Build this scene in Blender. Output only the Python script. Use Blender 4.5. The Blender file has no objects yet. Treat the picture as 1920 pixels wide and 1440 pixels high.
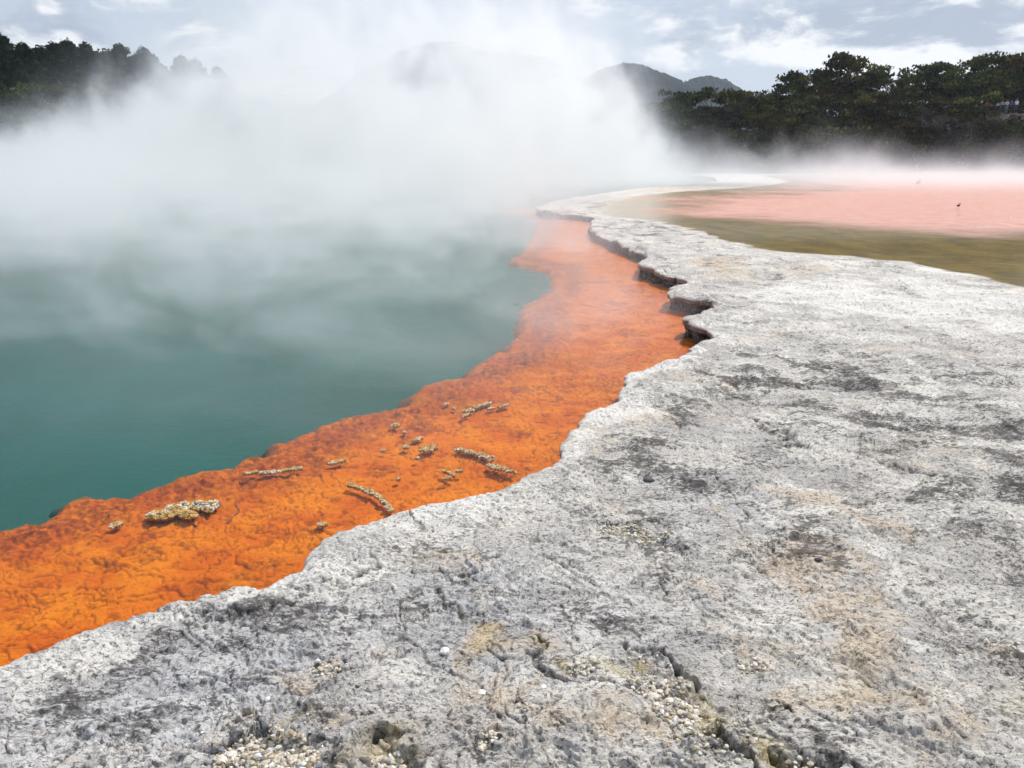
import bpy, bmesh, math, random, time
import numpy as np
from mathutils import Vector, Matrix
T0 = time.time()
R = math.radians
S = bpy.context.scene
COL = S.collection

# ------------------------------------------------------------------ camera
PITCH = math.atan(420 / 1500)
CZ = 1.76
cam = bpy.data.objects.new('camera', bpy.data.cameras.new('camera'))
COL.objects.link(cam)
cam.location = (0, 0, CZ)
cam.rotation_euler = (math.pi / 2 - PITCH, 0, 0)
cam.data.sensor_width = 36
cam.data.lens = 36 * 1500 / 1920
cam.data.clip_start = 0.05
cam.data.clip_end = 8000
S.camera = cam

# ------------------------------------------------------------------ sun, sky, exposure
SUN_AZ, SUN_EL = 42, 50            # degrees to the right of +Y, above the horizon
sl = bpy.data.lights.new('sun', 'SUN')
sl.energy = 4.3
sl.angle = R(0.6)
sl.color = (1, .965, .91)
sun = bpy.data.objects.new('sun', sl)
COL.objects.link(sun)
sd_ = Vector((math.sin(R(SUN_AZ)) * math.cos(R(SUN_EL)), math.cos(R(SUN_AZ)) * math.cos(R(SUN_EL)), math.sin(R(SUN_EL))))
sun.rotation_euler = sd_.to_track_quat('Z', 'Y').to_euler()

W = bpy.data.worlds.new('World')
S.world = W
W.use_nodes = True
wt = W.node_tree
wt.nodes.clear()


class NT:
    """small helper to write node trees"""
    def __init__(self, tree):
        self.t = tree

    def n(self, typ, inp=None, **kw):
        nd = self.t.nodes.new(typ)
        for k, v in kw.items():
            setattr(nd, k, v)
        for k, v in (inp or {}).items():
            s = nd.inputs[k]
            if isinstance(v, bpy.types.NodeSocket):
                self.t.links.new(v, s)
            elif v is not None:
                s.default_value = v
        return nd

    def m(self, op, a, b=None, c=None, clamp=False):
        nd = self.n('ShaderNodeMath', {0: a}, operation=op, use_clamp=clamp)
        for i, v in ((1, b), (2, c)):
            if v is None:
                continue
            if isinstance(v, bpy.types.NodeSocket):
                self.t.links.new(v, nd.inputs[i])
            else:
                nd.inputs[i].default_value = v
        return nd.outputs[0]

    def noise(self, vec, scale, detail=4, rough=.55, dist=0.0, out='Fac'):
        nd = self.n('ShaderNodeTexNoise', {'Vector': vec, 'Scale': scale, 'Detail': detail, 'Roughness': rough, 'Distortion': dist})
        return nd.outputs[out]

    def ss(self, x, a, b):     # smoothstep
        nd = self.n('ShaderNodeMapRange', {'Value': x, 'From Min': a, 'From Max': b, 'To Min': 0.0, 'To Max': 1.0}, interpolation_type='SMOOTHSTEP')
        return nd.outputs['Result']

    def mix(self, f, a, b, bt='MIX'):
        nd = self.n('ShaderNodeMix', data_type='RGBA', blend_type=bt)
        for i, v in ((0, f), (6, a), (7, b)):
            if isinstance(v, bpy.types.NodeSocket):
                self.t.links.new(v, nd.inputs[i])
            elif i == 0:
                nd.inputs[0].default_value = v
            else:
                nd.inputs[i].default_value = (*v, 1)
        return nd.outputs[2]

    def mapv(self, vec, scale=(1, 1, 1), loc=(0, 0, 0), rot=(0, 0, 0)):
        return self.n('ShaderNodeMapping', {'Vector': vec, 'Scale': scale, 'Location': loc, 'Rotation': rot}).outputs[0]


w = NT(wt)
sky = w.n('ShaderNodeTexSky', sky_type='NISHITA', sun_disc=False, sun_elevation=R(SUN_EL), sun_rotation=R(SUN_AZ), air_density=1.0, dust_density=1.2, ozone_density=1.0)
skyc = w.mix(1.0, sky.outputs[0], (.105, .105, .105), 'MULTIPLY')
skyc = w.mix(.55, skyc, (.53, .62, .77))      # thin veil of high cloud
gen = w.n('ShaderNodeTexCoord').outputs['Generated']
sep = w.n('ShaderNodeSeparateXYZ', {0: gen})
skyc = w.mix(w.ss(sep.outputs[2], .0, .35), (.66, .73, .83), skyc)
cv = w.mapv(gen, (2.6, 2.6, 6.2), (1.3, .4, .2))
cw = w.n('ShaderNodeTexNoise', {'Vector': cv, 'Scale': 1.1, 'Detail': 3.0}).outputs['Color']
cv2 = w.n('ShaderNodeVectorMath', {0: cv, 1: w.n('ShaderNodeVectorMath', {0: cw, 1: (.35, .35, .35)}, operation='MULTIPLY').outputs[0]}, operation='ADD').outputs[0]
n1 = w.noise(cv2, 1.35, 9, .60, .0)
cf = w.ss(n1, .46, .58)
n3 = w.noise(w.mapv(cv2, (1, 1, 1), (-.04, 0, -.10)), 1.35, 6, .60, .0)
ccol = w.mix(w.ss(w.m('SUBTRACT', n1, n3), -.05, .07), (.42, .49, .61), (1.12, 1.12, 1.12))
skyc = w.mix(w.m('MULTIPLY', cf, .85), skyc, ccol)
bg = w.n('ShaderNodeBackground', {'Color': skyc, 'Strength': 1.0})
wo = w.n('ShaderNodeOutputWorld', {'Surface': bg.outputs[0]})

S.render.engine = 'CYCLES'
cy_ = S.cycles
cy_.max_bounces = 8
cy_.diffuse_bounces = 2
cy_.glossy_bounces = 2
cy_.transmission_bounces = 2
cy_.transparent_max_bounces = 96
cy_.volume_bounces = 6
cy_.volume_step_rate = 2.0
cy_.volume_preview_step_rate = 2.0
cy_.volume_max_steps = 256
cy_.use_denoising = True
cy_.use_adaptive_sampling = True
cy_.adaptive_threshold = .02
cy_.sample_clamp_indirect = 6
cy_.caustics_reflective = False
cy_.caustics_refractive = False
S.view_settings.view_transform = 'Standard'
S.view_settings.look = 'None'
S.view_settings.exposure = 0
S.view_settings.gamma = 1

# ------------------------------------------------------------------ picture -> ground
cP, sP = math.cos(PITCH), math.sin(PITCH)


def ray(u, v):
    a, b = (u - 960) / 1500, (720 - v) / 1500
    return Vector((a, cP + b * sP, -sP + b * cP))


def P(u, v, z=0.16):
    d = ray(u, v)
    t = (z - CZ) / d.z
    return (d.x * t, d.y * t)


def at(u, v, y):
    """world point seen at (u, v) at distance y"""
    d = ray(u, v)
    t = y / d.y
    return Vector((d.x * t, y, CZ + d.z * t))


# ------------------------------------------------------------------ numpy noise
_rs = np.random.RandomState(7)
_A = np.linspace(0, 2 * np.pi, 256, endpoint=False)
_G = np.stack([np.cos(_A), np.sin(_A)], 1).astype(np.float32)


def _h(ix, iy, seed):
    n = (ix.astype(np.int64) * 374761393 + iy.astype(np.int64) * 668265263 + seed * 974126177) & 0xffffffff
    n = ((n ^ (n >> 13)) * 1274126177) & 0xffffffff
    return (n ^ (n >> 16)) & 0xffffff


def perlin(x, y, seed=0):
    fx, fy = np.floor(x), np.floor(y)
    ix, iy = fx.astype(np.int32), fy.astype(np.int32)
    x, y = (x - fx).astype(np.float32), (y - fy).astype(np.float32)
    sx, sy = x * x * x * (x * (x * 6 - 15) + 10), y * y * y * (y * (y * 6 - 15) + 10)

    def g(dx, dy):
        k = _G[_h(ix + dx, iy + dy, seed) & 255]
        return k[..., 0] * (x - dx) + k[..., 1] * (y - dy)
    a = g(0, 0) * (1 - sx) + g(1, 0) * sx
    b = g(0, 1) * (1 - sx) + g(1, 1) * sx
    return (a * (1 - sy) + b * sy) * 1.4


def fbm(x, y, wl, octs, seed=0, gain=.5, cell=None, ridged=False):
    out = np.zeros_like(x, dtype=np.float32)
    amp = 1.0
    for o in range(octs):
        n = perlin(x / wl + 13.1 * o, y / wl - 7.7 * o, seed + o)
        if ridged:
            n = 1 - 2 * np.abs(n)
        if cell is not None:
            n = n * np.clip(wl / (2.2 * cell) - .6, 0, 1)
        out += amp * n
        amp *= gain
        wl *= .5
    return out


def worley(x, y, seed=0, jit=.9):
    fx, fy = np.floor(x).astype(np.int32), np.floor(y).astype(np.int32)
    f1 = np.full(x.shape, 9., np.float32)
    f2 = np.full(x.shape, 9., np.float32)
    cid = np.zeros(x.shape, np.float32)
    vx = np.zeros(x.shape, np.float32)
    vy = np.zeros(x.shape, np.float32)
    for dx in (-1, 0, 1):
        for dy in (-1, 0, 1):
            h = _h(fx + dx, fy + dy, seed)
            px = fx + dx + .5 + ((h & 4095) / 4095 - .5) * jit
            py = fy + dy + .5 + (((h >> 12) & 4095) / 4095 - .5) * jit
            ax, ay = (px - x), (py - y)
            d = np.sqrt(ax * ax + ay * ay).astype(np.float32)
            c = d < f1
            f2 = np.where(c, f1, np.minimum(f2, d))
            cid = np.where(c, (h % 997) / 997., cid)
            vx = np.where(c, ax, vx)
            vy = np.where(c, ay, vy)
            f1 = np.where(c, d, f1)
    return f1, f2, cid, vx, vy


def sst(x, a, b):
    t = np.clip((x - a) / (b - a), 0, 1)
    return t * t * (3 - 2 * t)


def poly_sd(x, y, pts):
    """signed distance to closed polygon, positive inside"""
    pts = np.asarray(pts, np.float32)
    d2 = np.full(x.shape, 1e9, np.float32)
    ins = np.zeros(x.shape, bool)
    for i in range(len(pts)):
        ax, ay = pts[i]
        bx, by = pts[(i + 1) % len(pts)]
        ex, ey = bx - ax, by - ay
        L = ex * ex + ey * ey
        if L < 1e-12:
            continue
        wx, wy = x - ax, y - ay
        t = np.clip((wx * ex + wy * ey) / L, 0, 1)
        qx, qy = wx - ex * t, wy - ey * t
        d2 = np.minimum(d2, qx * qx + qy * qy)
        if abs(ey) > 1e-12:
            c = ((ay > y) != (by > y)) & (x < ex * (y - ay) / ey + ax)
            ins ^= c
    d = np.sqrt(d2)
    return np.where(ins, d, -d)


def line_d(x, y, pts):
    """distance to open polyline and the position along it (0..1)"""
    d2 = np.full(x.shape, 1e9, np.float32)
    tt = np.zeros(x.shape, np.float32)
    n = len(pts) - 1
    for i in range(n):
        (ax, ay), (bx, by) = pts[i], pts[i + 1]
        ex, ey = bx - ax, by - ay
        L = ex * ex + ey * ey + 1e-12
        wx, wy = x - ax, y - ay
        t = np.clip((wx * ex + wy * ey) / L, 0, 1)
        q = (wx - ex * t) ** 2 + (wy - ey * t) ** 2
        c = q < d2
        d2 = np.where(c, q, d2)
        tt = np.where(c, (i + t) / n, tt)
    return np.sqrt(d2), tt


def smooth(pts, k=3):
    out = []
    n = len(pts)
    for i in range(n - 1):
        p0, p1, p2, p3 = pts[max(i - 1, 0)], pts[i], pts[i + 1], pts[min(i + 2, n - 1)]
        for j in range(k):
            t = j / k
            out.append(tuple(.5 * (2 * b + (c - a) * t + (2 * a - 5 * b + 4 * c - d) * t * t + (-a + 3 * b - 3 * c + d) * t ** 3) for a, b, c, d in zip(p0, p1, p2, p3)))
    out.append(pts[-1])
    return out


# rim of the terrace against the hot pool, read off the photograph and laid on the ground
RIM = [(0, 1250), (60, 1222), (110, 1197), (150, 1181), (215, 1161), (300, 1138), (350, 1118), (420, 1104), (490, 1095), (520, 1086), (552, 1066),
       (580, 1037), (600, 1012), (640, 992), (700, 975), (750, 959), (800, 945), (860, 933), (920, 922), (962, 905), (1000, 886), (1038, 868),
       (1051, 852), (1049, 832), (1060, 815), (1083, 797), (1096, 776), (1120, 765), (1148, 752), (1163, 738), (1166, 722), (1176, 704), (1210, 688),
       (1250, 673), (1280, 668), (1292, 660), (1300, 650), (1318, 640), (1342, 629), (1330, 619), (1303, 611), (1284, 599), (1288, 590), (1318, 580),
       (1345, 573), (1330, 566), (1290, 559), (1258, 553), (1256, 545), (1268, 536), (1291, 529), (1275, 522), (1240, 513), (1204, 500), (1197, 492), (1204, 483),
       (1214, 476), (1190, 468), (1163, 457), (1136, 445), (1110, 434), (1108, 421), (1110, 411), (1122, 407), (1095, 403), (1060, 400), (1038, 399)]
RIM2 = [(1012, 394), (1005, 387), (1040, 376), (1100, 367), (1150, 359), (1200, 352), (1290, 346), (1345, 339), (1340, 333), (1300, 328)]
pool_poly = smooth([P(*p) for p in RIM], 3) + [P(*p) for p in RIM2] + [(0, 98), (-40, 97), (-70, 75), (-78, 20), (-30, -2), (-9, -.8), (-4, .75), (-2.4, 1.75)]
SHELF = [(1200, 860), (1300, 740), (1400, 660), (1480, 600), (1350, 500), (1130, 400), (1040, 392), (960, 386), (930, 388), (990, 398), (1015, 412), (1005, 440), (985, 468), (965, 480), (1012, 489), (1046, 500), (1050, 516), (1040, 535),
         (1010, 556), (990, 580), (985, 610), (960, 645), (920, 665), (882, 690), (830, 702), (790, 722), (780, 740), (730, 748), (680, 760), (620, 780), (560, 800),
         (542, 815), (530, 832), (490, 838), (470, 852), (450, 862), (400, 860), (350, 868), (310, 893), (260, 902), (200, 905), (150, 915), (120, 940), (60, 962),
         (0, 980), (-120, 1010), (-400, 1060), (-900, 1200), (-900, 1500), (0, 1500), (400, 1300), (900, 1100), (1100, 980)]
shelf_poly = smooth([P(*p, 0) for p in SHELF] + [P(*SHELF[0], 0)], 2)
LAKE = [(2600, 720), (2300, 645), (2050, 575), (1920, 541), (1850, 523), (1780, 506), (1720, 492), (1640, 487), (1590, 480), (1500, 474), (1430, 468), (1400, 461), (1360, 449),
        (1330, 439), (1290, 427), (1250, 418), (1200, 411), (1160, 407), (1128, 401), (1122, 392), (1135, 382), (1155, 374), (1190, 367), (1240, 362), (1300, 357),
        (1390, 352), (1450, 346), (1480, 340), (1450, 334), (1430, 329)]
lake_poly = [P(*p, .12) for p in LAKE] + [(45, 101), (60, 99), (95, 90), (130, 60), (90, 20)]
PINK = [(2600, 470), (2100, 447), (1920, 438), (1700, 426), (1500, 414), (1350, 406), (1275, 400), (1235, 390), (1232, 382), (1255, 374), (1300, 367), (1400, 360), (1480, 352), (1500, 335), (1600, 322)]
pink_poly = [P(*p, .1) for p in PINK] + [(200, 200), (200, 60)]

LIP = .16
LAKEZ = .105


def warp(x, y, a=.035, wl=.22, seed=50, cell=None):
    return (x + a * fbm(x, y, wl, 4, seed, .55, cell), y + a * fbm(x, y, wl, 4, seed + 9, .55, cell))


def rim_sd(x, y, cell=None):
    """distance from the pool rim, positive on the terrace"""
    r = np.sqrt(x * x + y * y)
    k = np.clip(r / 6, .6, 2.4)
    wx, wy = x + .035 * k * fbm(x, y, .20, 6, 50, .70, cell), y + .035 * k * fbm(x, y, .20, 6, 59, .70, cell)
    wx = wx + .011 * k * perlin(x / .055, y / .055, 63)
    wy = wy + .011 * k * perlin(x / .055, y / .055, 64)
    return -poly_sd(wx, wy, pool_poly)


def blob(x, y, u, v, ru, rv):
    cx_, cy_2 = P(u, v)
    rx = abs(P(u + ru, v)[0] - cx_)
    ry = abs(P(u, v - rv)[1] - P(u, v + rv)[1]) / 2
    an = math.atan2(cx_, cy_2)
    dx, dy = x - cx_, y - cy_2
    a = dx * math.cos(an) - dy * math.sin(an)
    b = dx * math.sin(an) + dy * math.cos(an)
    return np.exp(-((a / rx) ** 2 + (b / ry) ** 2))


# hollows that hold gravel: picture position, half sizes, depth
POCKETS = [(500, 1425, 108, 52, .045), (722, 1418, 50, 38, .05), (912, 1396, 24, 20, .018), (603, 1262, 34, 18, .012), (1165, 992, 62, 17, .02), (1225, 1010, 50, 14, .012),
           (1285, 1345, 44, 34, .02), (1245, 1300, 50, 22, .02), (1410, 1228, 30, 18, .018), (1090, 1245, 34, 16, .012), (1505, 1425, 44, 26, .035), (990, 1332, 16, 12, .01),
           (290, 1438, 50, 16, .03)]
# gouges: polyline, width m, depth m
SHELLS = [(432, 1385, 52, 30), (190, 1418, 70, 30), (560, 1268, 66, 24), (955, 1196, 52, 30), (990, 1332, 34, 26), (880, 1205, 30, 14), (1010, 1290, 40, 22), (735, 1215, 34, 16), (330, 1392, 26, 14), (655, 1335, 40, 20), (845, 1060, 40, 16), (1300, 1100, 60, 22), (60, 1395, 40, 22)]
GOUGE = [([(985, 1165), (1010, 1205), (1060, 1240), (1110, 1262), (1180, 1290)], .022, .016),
         ([(1180, 1205), (1235, 1215), (1270, 1240), (1290, 1270), (1305, 1300)], .016, .04),
         ([(1295, 1378), (1340, 1400), (1385, 1432), (1420, 1460)], .02, .06),
         ([(1440, 1398), (1500, 1412), (1560, 1440), (1600, 1450)], .016, .045),
         ([(350, 1160), (400, 1148), (450, 1152), (520, 1142), (575, 1132), (600, 1122)], .014, .025),
         ([(560, 1128), (610, 1105), (660, 1085), (700, 1060), (740, 1010)], .010, .008),
         ([(762, 955), (775, 962), (782, 975), (795, 990), (810, 1010)], .007, .03),
         ([(760, 1022), (790, 1045), (820, 1058)], .006, .02),
         ([(752, 1132), (790, 1136), (822, 1145)], .005, .015),
         ([(910, 940), (925, 965), (938, 975)], .005, .015),
         ([(1050, 860), (1080, 872), (1120, 885)], .006, .02),
         ([(1095, 990), (1120, 975), (1160, 970), (1200, 976)], .012, .022),
         ([(1200, 980), (1260, 985), (1295, 1005)], .009, .012),
         ([(1300, 700), (1380, 705), (1450, 715), (1540, 720), (1640, 722)], .03, .02),
         ([(1350, 745), (1440, 790), (1500, 830), (1560, 850)], .02, .012),
         ([(1400, 1310), (1450, 1330), (1485, 1345)], .01, .012),
         ([(1560, 830), (1700, 880), (1800, 905), (1860, 935)], .03, .012),
         ([(700, 1405), (725, 1385), (750, 1382)], .012, .03),
         ([(480, 1362), (510, 1366), (545, 1378), (600, 1378), (612, 1392)], .006, .02),
         ([(395, 1440), (420, 1405), (450, 1385), (480, 1365)], .007, .02),
         ([(1020, 1040), (1050, 1050), (1070, 1058)], .012, .014),
         ([(1190, 1150), (1260, 1165), (1320, 1178)], .008, .008),
         ([(905, 1180), (930, 1172), (975, 1180), (985, 1200)], .005, .008),
         ([(545, 1256), (590, 1248), (620, 1258), (628, 1275)], .004, .010)]
BLOBS = {
    'cool': [(350, 1290, 460, 150, 1.0), (900, 1130, 260, 110, .8), (1150, 1120, 160, 70, .5), (1300, 940, 130, 60, .4)],
    'dark': [(1310, 346, 170, 6, .9), (1180, 383, 130, 9, .7), (1060, 398, 70, 4, .5), (1560, 700, 230, 26, .9), (1700, 790, 260, 60, .55), (1880, 940, 110, 60, .8), (1170, 900, 90, 50, .55), (1250, 770, 60, 50, .45), (1120, 1010, 60, 30, .25), (430, 1200, 230, 50, .5),
             (1200, 800, 90, 70, .3), (1140, 430, 60, 10, .35), (1230, 432, 70, 8, .4), (120, 1310, 130, 50, .45), (1350, 570, 80, 10, .25), (1600, 670, 140, 12, .5), (330, 1330, 160, 40, .25), (1860, 1060, 80, 60, .5), (1300, 905, 150, 40, .3),
             (1560, 790, 160, 40, .45), (1850, 820, 120, 40, .5), (1400, 720, 110, 22, .6), (1480, 1000, 200, 50, .12), (1320, 690, 60, 14, .5), (1060, 1215, 60, 40, .5), (1230, 1230, 60, 40, .5), (1350, 1410, 70, 40, .5), (1880, 1230, 90, 90, .3)],
    'warm': [(1250, 357, 180, 5, 1.0), (1180, 372, 90, 5, .7), (1500, 1060, 150, 60, .45), (1640, 1150, 110, 50, .5), (1380, 1180, 90, 40, .5), (1250, 1060, 70, 30, .4), (1720, 1050, 80, 30, .35), (1820, 1180, 90, 40, .4), (1450, 505, 180, 20, .8), (1560, 1280, 130, 50, .6), (1700, 1300, 100, 50, .45), (1100, 1190, 180, 60, .5), (1350, 860, 180, 40, .35), (1150, 1330, 260, 90, .6), (930, 1200, 60, 30, .8), (1440, 940, 150, 50, .5), (700, 1330, 200, 50, .25), (1600, 960, 200, 60, .4), (1370, 495, 110, 14, .5), (1800, 1350, 160, 90, .5), (1300, 355, 120, 5, 1.0)],
    'white': [(1700, 560, 330, 55, 1.0), (1500, 600, 160, 30, .5), (870, 955, 90, 22, 1.0), (1160, 735, 60, 55, .8), (1050, 880, 90, 40, .7), (640, 1075, 60, 28, 1.0), (500, 1120, 70, 16, 1.0), (130, 1225, 70, 18, .9), (420, 1150, 80, 14, .8), (1640, 1040, 90, 30, .6),
              (1740, 1200, 80, 20, .5), (1230, 480, 70, 12, .3), (1540, 1170, 90, 16, .4), (1330, 650, 80, 20, .5), (1360, 590, 70, 12, .3), (1500, 760, 110, 20, .35), (300, 1160, 60, 12, .6), (70, 1310, 50, 14, .5), (1250, 680, 70, 16, .7), (1700, 500, 250, 16, .6)],
    'yellow': [(1130, 1245, 46, 20, 1.0), (1050, 1212, 40, 20, .8), (1090, 1228, 40, 16, .8), (1290, 1290, 40, 60, .5), (1300, 1350, 50, 50, .5), (720, 1420, 60, 40, .7), (1880, 1330, 90, 60, .25), (430, 1400, 60, 40, .3), (800, 1050, 70, 20, .3), (1470, 1420, 50, 30, .6), (1620, 1240, 120, 50, .2), (930, 1195, 36, 22, .5), (500, 1380, 90, 14, .4)],
}


def terrace(x, y, cell, sd=None, full=True):
    """height and colour masks of the sinter terrace, lake bed included"""
    if sd is None:
        sd = rim_sd(x, y, cell)
    r = np.sqrt(x * x + y * y)
    ls = poly_sd(x + .12 * np.clip(r / 10, .3, 3) * fbm(x, y, .9, 4, 80, .55, cell), y + .12 * np.clip(r / 10, .3, 3) * fbm(x, y, .9, 4, 85, .55, cell), lake_poly)
    z = np.full(x.shape, LIP, np.float32)
    z += .028 * fbm(x, y, 2.3, 3, 1, .5) * sst(sd, .1, .8)
    # scalloped overlapping crusts
    wx, wy = warp(x, y, .16, .8, 20, cell)
    f1, f2, cid, _, _ = worley(wx / .85, wy / .85, 3)
    e1 = f2 - f1
    z += (.010 * (cid - .5) * sst(e1, .0, .10))
    patch = sst(fbm(x, y, 1.1, 3, 30, .5), -.1, .5)
    # crackled flakes
    wx, wy = warp(x, y, .035, .16, 23, cell)
    g1, g2, gid, _, _ = worley(wx / .115, wy / .075, 5)
    k = np.clip(.115 / (3 * cell) - .4, 0, 1)
    z += k * (.0045 * (gid - .5) * sst(g2 - g1, 0, .18) + .004 * (g1 < .45) * (.45 - g1)) * (.35 + .9 * patch)
    # thin crusts lying over each other: a smooth field cut into steps with ragged risers
    wx, wy = warp(x, y, .10, .34, 205, cell)
    hh_ = fbm(wx, wy * 1.3, .95, 5, 210, .55, cell)
    st_ = .17
    lv = np.floor(hh_ / st_)
    fr2 = hh_ / st_ - lv
    lk_ = np.clip(.06 / cell - .3, 0, 1)
    z += .0085 * (lv + sst(fr2, .90, 1.0)) * sst(sd, .0, .15)
    riser = sst(fr2, .86, .92) * (1 - sst(fr2, .985, 1.0)) * lk_
    layer = (_h(lv.astype(np.int32), lv.astype(np.int32) * 0, 5) % 997) / 997.
    # rough sinter grain
    rough = .35 + .9 * sst(fbm(x, y, .6, 3, 41, .5), -.35, .45)
    z += .0034 * rough * fbm(x, y, .13, 6, 11, .74, cell)
    ax_, ay_ = x * .8 - y * .6, x * .6 + y * .8
    fl = fbm(ax_ * 1.0, ay_ * 2.6, .14, 5, 15, .70, cell, ridged=True)
    z += .0038 * rough * (fl - .6) * sst(fbm(x, y, 1.3, 2, 44, .5), -.3, .3)
    rd = fbm(wx, wy * 1.25, .17, 4, 17, .6, cell, ridged=True)
    z += -.008 * rough * sst(rd, .85, 1.5)
    pits = fbm(x, y, .045, 2, 71, .5, cell)
    z -= .008 * rough * sst(pits, .5, .85)
    # cracks
    wx, wy = warp(x, y, .13, .5, 26, cell)
    c1, c2, _, _, _ = worley(wx / 1.3, wy / 1.0, 9)
    cm = sst(fbm(x, y, 1.0, 2, 61, .5), -.05, .25)
    crack = (1 - sst(c2 - c1, .0, .012)) * cm * np.clip(.05 / cell - .2, 0, 1)
    z -= .008 * crack
    dark = np.zeros_like(z)
    wet = np.zeros_like(z)
    gx, gy = warp(x, y, .075, .24, 29, cell)
    gwn = .55 + 1.1 * np.abs(perlin(x * 9, y * 9, 66)) + .9 * np.abs(perlin(x * 26, y * 26, 67))
    for pts, wd, dp in GOUGE:
        pw = [P(*p) for p in pts]
        xs, ys = [p[0] for p in pw], [p[1] for p in pw]
        mk = (x > min(xs) - .4) & (x < max(xs) + .4) & (y > min(ys) - .4) & (y < max(ys) + .4)
        if not mk.any():
            continue
        d, t = line_d(gx[mk], gy[mk], pw)
        tap = np.clip(np.sin(np.clip(t, 0, 1) * np.pi), 0, 1) ** .5 * gwn[mk]
        g = (1 - sst(d, wd * .35 * tap, wd * (1.1 * tap + .1))) * tap
        z[mk] -= dp * g
        z[mk] += dp * .22 * np.exp(-((d - wd * 1.8) / (wd * .9)) ** 2) * tap
        wet[mk] = np.maximum(wet[mk], .75 * g)
    for u, v, ru, rv, dp in POCKETS:
        b = blob(gx, gy, u, v, ru * 1.12, rv * 1.15)
        z -= dp * .62 * sst(b, .26, .60)
        z += dp * .15 * np.exp(-((b - .24) / .05) ** 2)
        wet = np.maximum(wet, .65 * np.exp(-((b - .40) / .05) ** 2) * (dp > .015))
    # round shelly plates with concentric growth rings
    shell = np.zeros_like(z)
    for u, v, ru, rv in SHELLS:
        cx2, cy2 = P(u, v)
        mk = (np.abs(x - cx2) < .7) & (np.abs(y - cy2) < .7)
        if not mk.any():
            continue
        b = np.sqrt(-np.log(np.maximum(blob(gx[mk], gy[mk], u, v, ru, rv), 1e-6)))
        ins_ = 1 - sst(b, .96, 1.04)
        z[mk] += (.007 * ins_ * (1 - .5 * b) + .0022 * ins_ * (np.modf(b * 3.3)[0])) - .009 * np.exp(-((b - 1.06) / .05) ** 2)
        shell[mk] = np.maximum(shell[mk], ins_ * (.45 + .4 * np.modf(b * 3.3)[0]))
        wet[mk] = np.maximum(wet[mk], .8 * np.exp(-((b - 1.05) / .045) ** 2))
    # rounded rim
    hb = np.clip(sd, 0, 9)
    z += .010 * np.exp(-((hb - .12) / .10) ** 2) - .012 * np.exp(-hb / .012)
    # far blocks along the rim step up and down a little
    far_ = sst(r, 6, 10) * (1 - sst(r, 30, 45))
    z += .03 * fbm(x, y, 1.7, 2, 90, .5) * far_
    wx, wy = warp(x, y, .12, .5, 94, cell)
    f1, f2, cid, _, _ = worley(wx / .8, wy / .9, 91)
    z += (.05 * (cid - .55) - .03 * (1 - sst(f2 - f1, 0, .12))) * far_ * (1 - sst(sd, .3, 1.1))
    # down to the lake
    z = np.where(ls > -1.0, z - (z - (LAKEZ + .004)) * sst(ls, -.9, -.02), z)
    z = np.where(ls > 0, np.minimum(z, LAKEZ + .004) - .03 * sst(ls, 0, .6) - .055 * sst(ls, .5, 5), z)
    # far bank
    if not full:
        return z
    masks = {}
    nz = fbm(x, y, .5, 5, 100, .6, cell)
    ny = fbm(x, y, .9, 5, 120, .6, cell)
    for nm, bl in BLOBS.items():
        a = np.zeros_like(z)
        bx, by = warp(x, y, .18, .7, 140, cell)
        for u, v, ru, rv, s in bl:
            a = np.maximum(a, s * blob(bx, by, u, v, ru, rv))
        masks[nm] = a
    masks['dark'] = np.clip(masks['dark'] * (.75 + 1.1 * nz) + .35 * sst(nz, .05, .8), 0, 1)
    masks['warm'] = np.clip(masks['warm'] * (.8 + .5 * ny) + .5 * sst(ny, .0, .7) * (x > -.2), 0, 1)
    masks['white'] = np.clip(masks['white'] * (.85 + .6 * ny) + .55 * np.exp(-((sd - .08) / .10) ** 2) * sst(ny + nz, -.5, .5) * (1 - .7 * sst(r, 7, 10)), 0, 1)
    masks['warm'] = np.maximum(masks['warm'], .75 * shell)
    masks['dark'] *= 1 - .8 * shell
    masks['yellow'] = np.clip(masks['yellow'] * (.8 + .8 * nz), 0, 1)
    masks['wet'] = np.clip(wet + .8 * crack + .55 * riser * sst(nz, -.5, .2), 0, 1)
    masks['layer'] = layer
    masks['lake'] = sst(ls, -.06, .12)
    masks['pink'] = sst(poly_sd(x + .06 * r * fbm(x, y, 4, 4, 133, .6), y + .035 * r * fbm(x, y, 2.0, 5, 130, .65), pink_poly) / np.clip(r / 14, 1, 4), -1.0, 1.6)
    u_ = x / np.maximum(y, .1)
    masks['cream'] = sst(-u_, -.215, -.16) * sst(y, 12, 16)
    return z, masks


# ------------------------------------------------------------------ materials
MATS = {}


def mat(name):
    m = bpy.data.materials.new(name)
    m.use_nodes = True
    m.node_tree.nodes.clear()
    MATS[name] = m
    t = NT(m.node_tree)
    t.out = t.n('ShaderNodeOutputMaterial')
    return m, t


def surf(t, sh):
    t.t.links.new(sh, t.out.inputs['Surface'])


def pbsdf(t, col, rough=.8, spec=.3, normal=None, **kw):
    inp = {'Base Color': col if isinstance(col, bpy.types.NodeSocket) else (*col, 1), 'Roughness': rough, 'Specular IOR Level': spec}
    if normal is not None:
        inp['Normal'] = normal
    inp.update(kw)
    return t.n('ShaderNodeBsdfPrincipled', inp).outputs[0]


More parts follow.
